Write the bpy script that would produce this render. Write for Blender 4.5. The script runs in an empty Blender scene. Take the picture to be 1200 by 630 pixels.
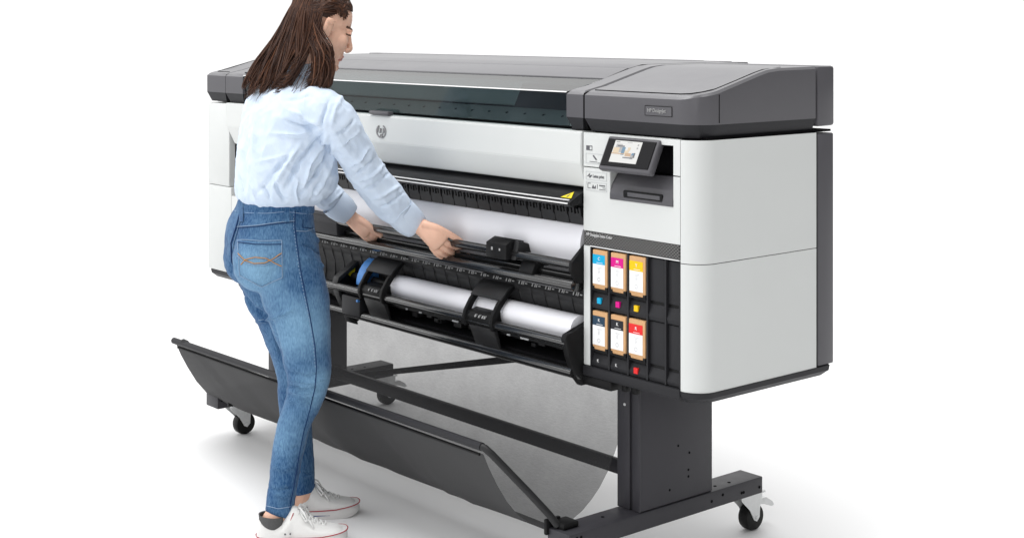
import bpy, bmesh, math, random
from mathutils import Vector, Matrix, noise
from mathutils.bvhtree import BVHTree
random.seed(7)
C = bpy.context.scene.collection
PI = math.pi
V = Vector

# ------------------------------------------------------------------ materials
def mat(name, col, rough=.5, spec=.5, metal=0, var=.06, scale=60, bump=0, bscale=300, coat=0, sss=0, stretch=(1, 1, 1)):
    m = bpy.data.materials.new(name); m.use_nodes = True
    nt = m.node_tree; N = nt.nodes; L = nt.links; b = N['Principled BSDF']
    tc = N.new('ShaderNodeTexCoord'); mp = N.new('ShaderNodeMapping'); mp.inputs['Scale'].default_value = stretch
    L.new(tc.outputs['Object'], mp.inputs['Vector'])
    n = N.new('ShaderNodeTexNoise'); n.inputs['Scale'].default_value = scale; n.inputs['Detail'].default_value = 5
    L.new(mp.outputs[0], n.inputs['Vector'])
    cr = N.new('ShaderNodeMix'); cr.data_type = 'RGBA'
    cr.inputs['A'].default_value = (*[c*(1-var) for c in col], 1); cr.inputs['B'].default_value = (*[min(1, c*(1+var)) for c in col], 1)
    L.new(n.outputs['Fac'], cr.inputs['Factor']); L.new(cr.outputs['Result'], b.inputs['Base Color'])
    mr = N.new('ShaderNodeMapRange'); mr.inputs['To Min'].default_value = max(0, rough-.06); mr.inputs['To Max'].default_value = min(1, rough+.06)
    L.new(n.outputs['Fac'], mr.inputs['Value']); L.new(mr.outputs[0], b.inputs['Roughness'])
    b.inputs['Specular IOR Level'].default_value = spec; b.inputs['Metallic'].default_value = metal
    b.inputs['Coat Weight'].default_value = coat
    if sss:
        b.inputs['Subsurface Weight'].default_value = sss; b.inputs['Subsurface Radius'].default_value = (.012, .005, .003); b.inputs['Subsurface Scale'].default_value = 1
    if bump:
        n2 = N.new('ShaderNodeTexNoise'); n2.inputs['Scale'].default_value = bscale; n2.inputs['Detail'].default_value = 3
        L.new(mp.outputs[0], n2.inputs['Vector'])
        bp_ = N.new('ShaderNodeBump'); bp_.inputs['Strength'].default_value = bump; bp_.inputs['Distance'].default_value = .002
        L.new(n2.outputs['Fac'], bp_.inputs['Height']); L.new(bp_.outputs[0], b.inputs['Normal'])
    return m

M = {}
M['white'] = mat('white_shell', (.585, .60, .592), .42, .4, var=.012, scale=8, bump=.03, bscale=900)
M['char'] = mat('charcoal_shell', (.086, .084, .092), .36, .26, var=.05, scale=14, bump=.05, bscale=1200)
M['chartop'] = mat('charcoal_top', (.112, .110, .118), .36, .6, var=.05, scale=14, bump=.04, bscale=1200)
M['dark'] = mat('dark_shell', (.019, .019, .0215), .5, .2, var=.1, scale=20, bump=.05, bscale=900)
M['black'] = mat('black_plastic', (.008, .008, .0085), .45, .14, var=.15, scale=40)
M['void'] = mat('interior_black', (.004, .004, .0045), .8, .05, var=.2, scale=30)
M['gloss'] = mat('glossy_black', (.006, .006, .007), .16, .16, var=.1, scale=30)
M['tube'] = mat('black_tube', (.012, .012, .0125), .17, .9, var=.1, scale=30)
M['rib'] = mat('rib_plastic', (.021, .021, .022), .42, .22, var=.15, scale=50)
M['steel'] = mat('zinc_steel', (.70, .71, .71), .35, .5, metal=.35, var=.1, scale=80)
M['rubber'] = mat('wheel_rubber', (.008, .008, .008), .45, .2, var=.1, scale=80)
M['stand'] = mat('stand_metal', (.038, .037, .043), .45, .26, var=.05, scale=30, bump=.08, bscale=1500)
M['paper'] = mat('media_paper', (.80, .80, .84), .6, .3, var=.006, scale=6)
M['card'] = mat('kraft_card', (.56, .33, .165), .75, .2, var=.10, scale=90, bump=.1, bscale=500)
M['label'] = mat('label_white', (.80, .80, .80), .5, .3, var=.01)
M['ink'] = mat('print_grey', (.10, .10, .11), .6, .2)
M['inkpale'] = mat('print_pale', (.45, .46, .47), .6, .2)
M['lett'] = mat('lettering', (.62, .62, .62), .5, .3)
M['mark'] = mat('tick_paint', (.32, .32, .32), .5, .3)
M['chrome'] = mat('chrome_mark', (.26, .26, .27), .2, .6, metal=.8)
M['yellow'] = mat('yellow_sticker', (.72, .56, .01), .5, .3)
M['blue'] = mat('blue_hub', (.07, .25, .62), .45, .4)
for k, c in dict(cyan=(.0, .36, .62), magenta=(.62, .0, .22), yellow_i=(.80, .50, .0), navy=(.012, .04, .075), black_i=(.012, .012, .016), red=(.68, .02, .02)).items():
    M[k] = mat('band_'+k, c, .5, .3, var=.02)

def glassmat():
    m = bpy.data.materials.new('smoked_window'); m.use_nodes = True
    nt = m.node_tree; N = nt.nodes; L = nt.links; N.remove(N['Principled BSDF'])
    tr = N.new('ShaderNodeBsdfTransparent'); tr.inputs[0].default_value = (.56, .605, .61, 1)
    gl = N.new('ShaderNodeBsdfGlossy'); gl.inputs['Roughness'].default_value = .06
    fr = N.new('ShaderNodeFresnel'); fr.inputs['IOR'].default_value = 1.42
    ge = N.new('ShaderNodeNewGeometry'); fm = N.new('ShaderNodeMath'); fm.operation = 'SUBTRACT'; fm.use_clamp = True      # no inner mirror on the pane's back face
    L.new(fr.outputs[0], fm.inputs[0]); L.new(ge.outputs['Backfacing'], fm.inputs[1])
    mx = N.new('ShaderNodeMixShader'); L.new(fm.outputs[0], mx.inputs[0]); L.new(tr.outputs[0], mx.inputs[1]); L.new(gl.outputs[0], mx.inputs[2])
    L.new(mx.outputs[0], N['Material Output'].inputs[0]); return m
M['glass'] = glassmat()

def meshfabric(name='mesh_fabric', lo=.50, hi=.78, col=.05):
    m = bpy.data.materials.new(name); m.use_nodes = True
    nt = m.node_tree; N = nt.nodes; L = nt.links; b = N['Principled BSDF']
    tc = N.new('ShaderNodeTexCoord')
    n = N.new('ShaderNodeTexNoise'); n.inputs['Scale'].default_value = 9; n.inputs['Detail'].default_value = 8
    mp = N.new('ShaderNodeMapping'); mp.inputs['Scale'].default_value = (1, 8, 8); L.new(tc.outputs['Object'], mp.inputs[0])
    n3 = N.new('ShaderNodeTexNoise'); n3.inputs['Scale'].default_value = 60; n3.inputs['Detail'].default_value = 6; L.new(mp.outputs[0], n3.inputs['Vector'])
    L.new(tc.outputs['Object'], n.inputs['Vector'])
    b.inputs['Base Color'].default_value = (col, col, col*1.03, 1); b.inputs['Roughness'].default_value = .75; b.inputs['Specular IOR Level'].default_value = .25
    tr = N.new('ShaderNodeBsdfTransparent'); mx = N.new('ShaderNodeMixShader')
    ad = N.new('ShaderNodeMath'); ad.operation = 'ADD'; L.new(n.outputs['Fac'], ad.inputs[0]); L.new(n3.outputs['Fac'], ad.inputs[1])
    mr = N.new('ShaderNodeMapRange'); mr.inputs['From Max'].default_value = 2; mr.inputs['To Min'].default_value = lo; mr.inputs['To Max'].default_value = hi
    L.new(ad.outputs[0], mr.inputs[0]); L.new(mr.outputs[0], mx.inputs[0])
    L.new(tr.outputs[0], mx.inputs[1]); L.new(b.outputs[0], mx.inputs[2]); L.new(mx.outputs[0], N['Material Output'].inputs[0]); return m
M['fabric'] = meshfabric()
M['dense'] = meshfabric('dense_mesh_fabric', .985, 1.0, .042)

def ventmat():
    m = mat('vent_mesh', (.03, .03, .032), .5, .4)
    nt = m.node_tree; N = nt.nodes; L = nt.links; b = N['Principled BSDF']
    tc = N.new('ShaderNodeTexCoord')
    def wave(rot, sc):
        mp = N.new('ShaderNodeMapping'); mp.inputs['Rotation'].default_value = (0, rot, 0); L.new(tc.outputs['Object'], mp.inputs[0])
        w = N.new('ShaderNodeTexWave'); w.inputs['Scale'].default_value = sc; w.inputs['Distortion'].default_value = .6; w.inputs['Detail Scale'].default_value = .6; L.new(mp.outputs[0], w.inputs[0]); return w
    a, c = wave(.9, 45), wave(-.9, 45)
    ml = N.new('ShaderNodeMath'); ml.operation = 'MULTIPLY'; L.new(a.outputs['Fac'], ml.inputs[0]); L.new(c.outputs['Fac'], ml.inputs[1])
    cr = N.new('ShaderNodeValToRGB'); cr.color_ramp.elements[0].color = (.012, .012, .013, 1); cr.color_ramp.elements[1].color = (.15, .145, .14, 1); cr.color_ramp.elements[1].position = .55
    L.new(ml.outputs[0], cr.inputs[0]); L.new(cr.outputs[0], b.inputs['Base Color']); return m
M['vent'] = ventmat()

# ------------------------------------------------------------------ object helpers
def tag(o, label=None, cat=None, group=None, kind=None):
    if label: o['label'] = label
    if cat: o['category'] = cat
    if group: o['group'] = group
    if kind: o['kind'] = kind
    return o
def empty(name, loc):
    o = bpy.data.objects.new(name, None); C.objects.link(o); o.location = loc; o.empty_display_size = .1; return o
def wloc(o):
    p = V((0, 0, 0))
    while o: p = p + V(o.location); o = o.parent
    return p
def obj(name, bm, m, parent=None, loc=None, smooth=None, label=None):
    """bm holds WORLD coordinates; loc = wanted origin (world)"""
    loc = V(loc) if loc is not None else (wloc(parent) if parent else V((0, 0, 0)))
    bmesh.ops.translate(bm, verts=bm.verts, vec=-loc)
    bmesh.ops.recalc_face_normals(bm, faces=bm.faces)
    me = bpy.data.meshes.new(name); bm.to_mesh(me); bm.free()
    for x in (m if isinstance(m, (list, tuple)) else [m]): me.materials.append(x)
    o = bpy.data.objects.new(name, me); C.objects.link(o)
    if parent: o.parent = parent; o.location = loc-wloc(parent)
    else: o.location = loc
    if smooth is not None: shade(me, smooth)
    if label: o['label'] = label
    return o
def shade(me, deg):
    me.polygons.foreach_set('use_smooth', [True]*len(me.polygons))
    if deg < 180: me.set_sharp_from_angle(angle=math.radians(deg))
def copy_tree(o, parent=None, off=(0, 0, 0)):
    c = o.copy(); C.objects.link(c)
    if parent: c.parent = parent
    c.location = V(o.location)+V(off)
    for ch in list(o.children): copy_tree(ch, c)
    return c
def nb(): return bmesh.new()
def box(bm, x0, x1, y0, y1, z0, z1, bev=0, seg=2, mi=0):
    vs = [bm.verts.new((x, y, z)) for x in (x0, x1) for y in (y0, y1) for z in (z0, z1)]
    fs = [bm.faces.new([vs[i] for i in f]) for f in ((0, 1, 3, 2), (4, 6, 7, 5), (0, 4, 5, 1), (2, 3, 7, 6), (0, 2, 6, 4), (1, 5, 7, 3))]
    for f in fs: f.material_index = mi
    if bev:
        es = {e for f in fs for e in f.edges}
        r = bmesh.ops.bevel(bm, geom=list(es), offset=bev, segments=seg, affect='EDGES', profile=.5)
        for f in r['faces']: f.material_index = mi
    return bm
def prism(bm, poly, x0, x1, ax='x', bev=0, mi=0):
    """poly: list of 2-tuples. ax x: (y,z); y: (x,z); z: (x,y)"""
    def P(p, t): return {'x': (t, p[0], p[1]), 'y': (p[0], t, p[1]), 'z': (p[0], p[1], t)}[ax]
    a = [bm.verts.new(P(p, x0)) for p in poly]; b = [bm.verts.new(P(p, x1)) for p in poly]
    n = len(poly); fs = [bm.faces.new(a), bm.faces.new(b[::-1])]
    fs += [bm.faces.new((a[i], a[(i+1) % n], b[(i+1) % n], b[i])) for i in range(n)]
    for f in fs: f.material_index = mi
    if bev:
        r = bmesh.ops.bevel(bm, geom=list({e for f in fs for e in f.edges}), offset=bev, segments=2, affect='EDGES', profile=.5)
        for f in r['faces']: f.material_index = mi
    return bm
def tube(bm, pts, r, n=10, cap=True, mi=0):
    pts = [V(p) for p in pts]; rs = r if isinstance(r, (list, tuple)) else [r]*len(pts)
    rings = []; ref = None
    for i, p in enumerate(pts):
        t = (pts[min(i+1, len(pts)-1)]-pts[max(i-1, 0)]).normalized()
        if ref is None: ref = t.orthogonal().normalized()
        ref = (ref-t*ref.dot(t))
        ref = ref.normalized() if ref.length > 1e-6 else t.orthogonal().normalized()
        b = t.cross(ref)
        rings.append([bm.verts.new(p+(ref*math.cos(a)+b*math.sin(a))*rs[i]) for a in [2*PI*k/n for k in range(n)]])
    fs = []
    for A, B in zip(rings, rings[1:]):
        for k in range(n): fs.append(bm.faces.new((A[k], A[(k+1) % n], B[(k+1) % n], B[k])))
    if cap: fs += [bm.faces.new(rings[0][::-1]), bm.faces.new(rings[-1])]
    for f in fs: f.material_index = mi; f.smooth = True
    return bm
def lathe(bm, prof, cen, axis='x', n=32, mi=0):
    """prof: (t along axis, radius)"""
    cen = V(cen); ax = {'x': V((1, 0, 0)), 'y': V((0, 1, 0)), 'z': V((0, 0, 1))}[axis] if isinstance(axis, str) else V(axis).normalized()
    u = ax.orthogonal().normalized(); w = ax.cross(u); R = []
    for t, r in prof: R.append([bm.verts.new(cen+ax*t+(u*math.cos(2*PI*k/n)+w*math.sin(2*PI*k/n))*max(r, 1e-5)) for k in range(n)])
    for A, B in zip(R, R[1:]):
        for k in range(n):
            f = bm.faces.new((A[k], A[(k+1) % n], B[(k+1) % n], B[k])); f.material_index = mi
    bm.faces.new(R[0][::-1]).material_index = mi; bm.faces.new(R[-1]).material_index = mi
    return bm
def text(name, s, size, loc, m, parent, rot=(PI/2, 0, 0), depth=.0006, align='LEFT', sx=1):
    cu = bpy.data.curves.new(name, 'FONT'); cu.body = s; cu.size = size; cu.extrude = depth; cu.align_x = align; cu.align_y = 'CENTER'; cu.resolution_u = 3
    t = bpy.data.objects.new('t', cu); C.objects.link(t); bpy.context.view_layer.update()
    me = bpy.data.meshes.new_from_object(t.evaluated_get(bpy.context.evaluated_depsgraph_get()))
    bpy.data.objects.remove(t); bm = nb(); bm.from_mesh(me); bpy.data.meshes.remove(me)
    bmesh.ops.scale(bm, vec=(sx, 1, 1), verts=bm.verts)
    from mathutils import Euler
    bmesh.ops.transform(bm, matrix=Matrix.Translation(loc) @ Euler(rot).to_matrix().to_4x4(), verts=bm.verts)
    return obj(name, bm, m, parent)

# ------------------------------------------------------------------ camera, light, floor
CAM = V((2.4998, -2.7384, 1.5095)); YAW = .8685; FPX = 1691.3; PX0, PY0 = 600, 32.1
cR = V((math.cos(YAW), math.sin(YAW), 0)); cD = V((-math.sin(YAW), math.cos(YAW), 0)); UP = V((0, 0, 1))
def P(u, v, d):
    """where a point measured at photo pixel (u, v) stands if it is d metres deep"""
    return CAM+cD*d+cR*((u-PX0)/FPX*d)-UP*((v-PY0)/FPX*d)
cam = bpy.data.cameras.new('camera'); co = bpy.data.objects.new('camera', cam); C.objects.link(co)
co.location = CAM; co.rotation_euler = (PI/2, 0, YAW); cam.sensor_width = 36; cam.lens = FPX/1200*36
cam.shift_x = 0; cam.shift_y = -(315-PY0)/1200; cam.clip_end = 300; cam.clip_start = .05
sc = bpy.context.scene; sc.camera = co
sc.view_settings.view_transform = 'Standard'; sc.view_settings.look = 'None'; sc.view_settings.exposure = 0; sc.view_settings.gamma = 1

w = bpy.data.worlds.new('World'); sc.world = w; w.use_nodes = True
nt = w.node_tree; N = nt.nodes; L = nt.links; bg = N['Background']
tc = N.new('ShaderNodeTexCoord'); dp = N.new('ShaderNodeVectorMath'); dp.operation = 'DOT_PRODUCT'
dp.inputs[1].default_value = V((.88, .45, .12)).normalized()       # the studio's unlit side, right of the set
L.new(tc.outputs['Generated'], dp.inputs[0])
mr = N.new('ShaderNodeMapRange'); mr.interpolation_type = 'SMOOTHSTEP'
mr.inputs['From Min'].default_value = -.1; mr.inputs['From Max'].default_value = .75; mr.inputs['To Min'].default_value = 1.06; mr.inputs['To Max'].default_value = .02
L.new(dp.outputs['Value'], mr.inputs['Value'])
sx = N.new('ShaderNodeSeparateXYZ'); L.new(tc.outputs['Generated'], sx.inputs[0])
zr = N.new('ShaderNodeMapRange'); zr.inputs['From Min'].default_value = .12; zr.inputs['From Max'].default_value = .9; zr.inputs['To Min'].default_value = 0; zr.inputs['To Max'].default_value = .70
L.new(sx.outputs['Z'], zr.inputs['Value'])                          # a broad white ceiling bounce overhead
sm = N.new('ShaderNodeMath'); sm.operation = 'ADD'; L.new(mr.outputs[0], sm.inputs[0]); L.new(zr.outputs[0], sm.inputs[1]); L.new(sm.outputs[0], bg.inputs['Strength']); bg.inputs['Color'].default_value = (1, 1, 1, 1)

def area(name, loc, target, size, power):
    l = bpy.data.lights.new(name, 'AREA'); l.shape = 'SQUARE'; l.size = size; l.energy = power
    o = bpy.data.objects.new(name, l); C.objects.link(o); o.location = loc
    o.rotation_euler = (V(target)-V(loc)).to_track_quat('-Z', 'Y').to_euler(); return o
area('softbox_overhead', (-1.0, -.6, 4.6), (-1.0, -.1, 0), 3.4, 135)
def strip(name, loc, target, sx, sy, power):
    o = area(name, loc, target, sx, power); o.data.shape = 'RECTANGLE'; o.data.size_y = sy; return o
strip('strip_front', (-4.6, -3.2, 2.0), (-1.8, -.05, .8), 4.6, .16, 26)
strip('strip_side', (3.6, -4.6, 2.6), (-.05, .05, 1.2), .12, 2.0, 17)

fl = nb(); g = 120
vs = [fl.verts.new(p) for p in ((-g, -g, 0), (g, -g, 0), (g, g, 0), (-g, g, 0))]; fl.faces.new(vs)
M['floor'] = mat('studio_floor', (.93, .93, .93), .55, .25, var=.004, scale=3)
tag(obj('floor', fl, M['floor']), 'seamless white studio floor', kind='structure')

# ------------------------------------------------------------------ the printer
X0, X1 = -2.583, 0.0           # ends of the body
XL, XR = -2.26, -.430         # the open middle
pr = empty('wide_format_printer', (-1.29, .25, 0))
tag(pr, 'white and charcoal wide format printer on a black wheeled stand with a catch basket', 'printer')
def part(name, bm, m, parent=None, smooth=None, **k): return obj(name, bm, m, parent or pr, smooth=smooth, **k)

def ztop(y):
    pts = [(0, 1.329), (.012, 1.334), (.03, 1.337), (.075, 1.345), (.24, 1.388), (.275, 1.3955), (.32, 1.3995), (.6, 1.402), (.75, 1.402)]
    for (a, za), (b, zb) in zip(pts, pts[1:]):
        if y <= b: return za+(zb-za)*(y-a)/(b-a)
    return pts[-1][1]
def lid(bm, xl, xr, yb, rr=0, rl=0, zb=1.223, zc=1.258, back=True, inset=.014):
    ys = sorted(set([0, .004, .012, .02, .03, .045, .06, .075, .10, .14, .19, .24, .258, .275, .297, .32, .42, yb]))
    ys = [y for y in ys if y <= yb]
    def xa(y): return xr-rr+math.sqrt(max(0, rr*rr-(rr-y)**2)) if y < rr else xr
    def xb(y): return xl+rl-math.sqrt(max(0, rl*rl-(rl-y)**2)) if y < rl else xl
    right = [(xa(y), y) for y in ys]; left = [(xb(y), y) for y in ys]
    if rr: right = [(xr-rr*(1-math.sin(a)), rr*(1-math.cos(a))) for a in [PI/2*k/10 for k in range(10)]]+[(xr, y) for y in ys if y >= rr]
    if rr: left = [(xl, p[1]) for p in right]
    n = len(right)
    cx = (xl+xr)/2
    def ring(f): return [bm.verts.new(f(x, y, s)) for s, pts in ((1, right), (-1, left)) for x, y in pts]
    ins = lambda k: (lambda x, y, s: (x-s*k*(1 if y >= (rr or 0)*.3 or s < 0 else .2), y+k*max(0, 1-y/.06), None))
    def at(k, zf):
        def f(x, y, s):
            q = ins(k)(x, y, s); return (q[0], q[1], zf(y))
        return f
    A = ring(at(inset, lambda y: zb)); B = ring(at(0, lambda y: zc)); Cc = ring(at(0, lambda y: ztop(y)-.007)); D = ring(at(.006, lambda y: ztop(y)))
    fs = []
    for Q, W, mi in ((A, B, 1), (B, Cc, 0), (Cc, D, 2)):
        for i in range(n-1):
            fs.append((bm.faces.new((Q[i], Q[i+1], W[i+1], W[i])), mi)); j = n+i
            fs.append((bm.faces.new((Q[j+1], Q[j], W[j], W[j+1])), mi))
        fs.append((bm.faces.new((Q[0], W[0], W[n], Q[n])), mi)); fs.append((bm.faces.new((Q[n-1], Q[2*n-1], W[2*n-1], W[n-1])), mi))
    for i in range(n-1): fs.append((bm.faces.new((D[i], D[i+1], D[n+i+1], D[n+i])), 2)); fs.append((bm.faces.new((A[i], A[n+i], A[n+i+1], A[i+1])), 1))
    for f, mi in fs: f.material_index = mi
    bmesh.ops.remove_doubles(bm, verts=bm.verts, dist=1e-5)
    return bm
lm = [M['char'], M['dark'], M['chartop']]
o = part('lid_cover', lid(nb(), -.424, X1, .475, rr=.075), lm, smooth=35); rlid = o
o['label'] = 'large sloping charcoal lid over the control panel end'
def seamline(bm, pts, r=.0016): return tube(bm, pts, r, 6)
b = nb()
seamline(b, [(-.405, .022, ztop(.022)), (-.085, .022, ztop(.022)), (-.055, .030, ztop(.03)+.0005), (-.035, .055, ztop(.055)+.0005), (-.024, .09, ztop(.09)), (-.022, .17, ztop(.17)), (-.022, .24, ztop(.24)), (-.022, .275, ztop(.275)), (-.03, .36, ztop(.36))])
seamline(b, [(.0002, .078, 1.262), (.0002, .078, 1.335)], .0012)
part('lid_seam', b, M['void'], rlid)
b = nb(); box(b, -.189, -.092, -.0015, .01, 1.277, 1.302, .0008, 1); bdg = part('badge', b, M['char'], rlid)
b = nb(); 
for a in ((-.189, -.092, 1.3015, 1.3028), (-.189, -.092, 1.2763, 1.2775), (-.190, -.1888, 1.2763, 1.3028), (-.0932, -.092, 1.2763, 1.3028)): box(b, a[0], a[1], -.0019, .002, a[2], a[3])
part('badge_frame', b, M['black'], rlid)
text('badge_lettering', 'HP DesignJet', .0135, (-.180, -.0024, 1.2905), M['mark'], rlid, sx=.93)
b = nb(); lid(b, -.499, -.431, .70); part('lid_end_piece', b, lm, smooth=35)
b = nb(); lid(b, -2.437, -2.307, .70); part('lid_end_piece', b, lm, smooth=35)
b = nb(); lid(b, X0, -2.440, .475); o = part('lid_end_cap', b, lm, smooth=35)
b = nb(); seamline(b, [(-2.46, .03, ztop(.03)), (-2.552, .03, ztop(.03)), (-2.565, .05, ztop(.05)), (-2.567, .2, ztop(.2))], .0013); part('cap_seam', b, M['void'], o)
b = nb(); box(b, X0+.004, -2.442, .482, .56, 1.235, 1.402, .008); part('rear_lid', b, M['char'], smooth=35); b = nb(); box(b, -.424, X1, .484, .56, 1.235, 1.402, .008); part('rear_lid', b, M['char'], smooth=35)
b = nb(); box(b, X0+.01, X1-.006, .04, .55, 1.2195, 1.2255); gp = [.003, .012, .03, .06, .10, .19, .24, .258, .275, .32, .42, .47]; pg = [(y, ztop(y)-.0035) for y in gp]; prism(b, [(.014, 1.2256)]+[(.0025, 1.258)]+pg+[(.47, 1.2256)], -.4312, -.4242); prism(b, [(.014, 1.2256)]+[(.0025, 1.258)]+pg+[(.47, 1.2256)], -2.4398, -2.4372); part('lid_gap', b, M['void'])
# middle top: slats of the sloping cover and the flat top
b = nb(); XW0, XW1 = -2.307, -.499
prism(b, [(.150, 1.3635), (.243, 1.3905), (.243, 1.380), (.150, 1.353)], XW0, XW1, bev=.0015); part('top_slat', b, M['chartop'], smooth=35)
b = nb(); prism(b, [(.248, 1.3905), (.30, 1.400), (.70, 1.4035), (.70, 1.25), (.60, 1.25), (.56, 1.385), (.30, 1.388), (.248, 1.378)], XW0, XW1, bev=.0015)
box(b, -2.43, -.62, .66, .705, 1.39, 1.4045, .002); part('top_cover', b, M['chartop'], smooth=35)
b = nb(); prism(b, [(.244, 1.383), (.249, 1.383), (.249, 1.37), (.244, 1.37)], XW0, XW1); part('top_gap', b, M['void'])
# smoked window
b = nb(); prism(b, [(.002, 1.328), (.148, 1.360), (.148, 1.357), (.0045, 1.3255)], XW0+.002, XW1-.002); part('window', b, M['glass'], label='smoked sloping window pane over the carriage')
b = nb(); prism(b, [(.0005, 1.3262), (.0035, 1.3262), (.016, 1.232), (.013, 1.232)], XW0+.002, XW1-.002); wn = part('window', b, M['glass'], label='smoked upright window pane above the front cover')
b = nb(); prism(b, [(-.0005, 1.3265), (.003, 1.3295), (.006, 1.3285), (.003, 1.326)], XW0+.002, XW1-.002); part('window_edge', b, M['lett'], wn)
b = nb(); prism(b, [(.148, 1.3575), (.152, 1.3585), (.152, 1.352), (.148, 1.351)], XW0, XW1); part('window_edge', b, M['void'], wn)
b = nb(); box(b, XW0, XW1, .30, .31, 1.10, 1.385); box(b, XW0-.02, XW0-.002, .02, .3, 1.20, 1.34); box(b, XW1+.001, XW1+.02, .02, .3, 1.20, 1.325); box(b, XW0, XW1, .02, .30, 1.19, 1.205); part('carriage_bay', b, M['dark'])
b = nb(); prism(b, [(.03, 1.206), (.16, 1.262), (.16, 1.250), (.03, 1.20)], XW0, XW1); pl = part('platen', b, mat('platen', (.15, .17, .17), .5, .4))
b = nb(); k = 0; x = XW0+.06
while x < XW1: box(b, x, x+.002, .03, .155, 1.2075, 1.2625); [b.verts[i] for i in ()]; x += .205
bmesh.ops.rotate(b, verts=b.verts, cent=(0, .03, 1.2075), matrix=Matrix.Rotation(.0, 3, 'X')); b.free()
x = XW0+.04
pin = None
while x < XW1-.02:
    if pin is None:
        b = nb(); lathe(b, [(0, .0048), (.006, .004)], (x, .125, 1.243), (0, -.35, .94), 10); pin = part('platen_stud', b, M['void'], pl, smooth=40); x0p = x
    else: copy_tree(pin, pl, (x-x0p, 0, 0))
    x += .085
b = nb(); box(b, XW0, XW1, .20, .29, 1.262, 1.345, .004); part('carriage_beam', b, mat('beam_grey', (.50, .58, .58), .4, .4))
b = nb(); prism(b, [(-.925, 1.262), (-.885, 1.335), (-.60, 1.335), (-.60, 1.262)], .168, .198, 'y'); part('print_carriage', b, M['dark'])

# front cover: upright band over an inward band
b = nb(); bm = b
prof = [(.0, 1.2205), (-.004, 1.2175), (-.006, 1.133), (.010, 1.067), (.016, 1.065), (.05, 1.065), (.05, 1.2205)]
xl_ = [-2.433, -2.432, -2.420, -2.386, -2.384, -2.384, -2.433]; xr_ = [-.4335]*3+[-.432]*4
A = [bm.verts.new((x, *p)) for x, p in zip(xl_, prof)]; B = [bm.verts.new((x, *p)) for x, p in zip(xr_, prof)]
n = len(prof); bm.faces.new(A); bm.faces.new(B[::-1])
for i in range(n): bm.faces.new((A[i], A[(i+1) % n], B[(i+1) % n], B[i]))
bmesh.ops.bevel(bm, geom=list(bm.edges), offset=.0022, segments=2, affect='EDGES')
fc = part('front_cover', b, M['white'], smooth=14)
b = nb(); box(b, -1.458, -1.348, -.012, .012, 1.2215, 1.2345, .004); part('pull_tab', b, M['char'], fc, smooth=40)
# the round maker's mark: a disc cut by slanting strokes
b = nb(); cx, cz, rx, rz = -1.394, 1.168, .0285, .0225
def arcbar(x0, z0, x1, z1, wd):
    pts = [(x0-wd, z0), (x0+wd, z0), (x1+wd, z1), (x1-wd, z1)]; prism(b, pts, -.0072, -.002, 'y')
def disc_clip(t): return math.sqrt(max(0, 1-t*t))
for x0, za, zb_ in ((-.0185, -.004, .016), (-.008, -.006, .010), (-.0015, -.006, .0085), (.0075, -.013, .010), (.0155, -.005, .0085)):
    arcbar(cx+x0, cz+za, cx+x0+(zb_-za)*.3, cz+zb_, .0021)
arcbar(cx-.0045, cz+.0085, cx+.001, cz+.0105, .003); arcbar(cx+.0125, cz+.0085, cx+.017, cz+.0105, .003)
def seg(a0, a1, r0, r1):
    pts = [(cx+rx*r1*math.cos(a), cz+rz*r1*math.sin(a)) for a in [a0+(a1-a0)*k/8 for k in range(9)]]
    pts += [(cx+rx*r0*math.cos(a), cz+rz*r0*math.sin(a)) for a in [a1+(a0-a1)*k/8 for k in range(9)]]
    prism(b, pts, -.0072, -.002, 'y')
seg(2.05, 4.3, .78, 1); seg(-1.2, 1.15, .8, 1); seg(4.35, 4.62, .45, 1); seg(4.75, 5.25, .4, 1)
part('round_logo', b, M['chrome'], fc)

# left cabinet
b = nb(); prism(b, [(X0+.008, 0), (X0, .01), (X0, .478), (-2.41, .478), (-2.41, .0), ], .9005, 1.2165, 'z', bev=.003); lc = part('end_cabinet', b, M['white'], smooth=40, label='white cabinet panel at the end behind the person')
b = nb(); prism(b, [(X0+.008, 0), (X0, .01), (X0, .478), (-2.395, .478), (-2.395, .0)], .571, .8985, 'z', bev=.003); part('lower_panel', b, M['white'], lc, smooth=40)
b = nb(); box(b, -2.393, -2.265, .0, .05, .571, .868, .003); part('lower_panel', b, M['white'], lc, smooth=40)
b = nb(); box(b, X0+.002, -2.41, .486, .556, .571, 1.216, .006); part('rear_panel', b, M['char'], lc, smooth=40)
b = nb(); box(b, -2.409, -2.262, .025, .4, .8705, 1.06); box(b, -2.409, -2.386, .025, .4, 1.0605, 1.21); part('cover_gap', b, M['void'], lc)

# right cabinet
def wall(bm, pts, z0, z1, th=.004, bev=0):
    """vertical sheet along a plan polyline, outside on its right hand"""
    pts = [V((*p, 0)) for p in pts]; inn = []
    for i, p in enumerate(pts):
        t = (pts[min(i+1, len(pts)-1)]-pts[max(i-1, 0)]).normalized(); inn.append(p+V((-t.y, t.x, 0))*th)
    poly = [(p.x, p.y) for p in pts]+[(p.x, p.y) for p in inn[::-1]]
    return prism(bm, poly, z0, z1, 'z', bev)
R_ = .062
corner = [(-.0625, 0)]+[(-R_+R_*math.sin(a), R_-R_*math.cos(a)) for a in [PI/2*k/14 for k in range(15)]]+[(0, .25), (0, .478)]
rc = part('end_cabinet', wall(nb(), corner, .9015, 1.2185), M['white'], smooth=40, label='white rounded cabinet side at the control panel end')
b = wall(nb(), corner, .571, .8995); part('side_panel', b, M['white'], rc, smooth=40, label='lower white side panel')
b = nb(); wall(b, [(x-.004 if y > .1 else x*1+(-.002), y+.003) for x, y in corner], .56, 1.22, .02); box(b, -.06, -.003, .4785, .4845, .571, 1.218); part('cabinet_core', b, M['void'], rc)
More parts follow.
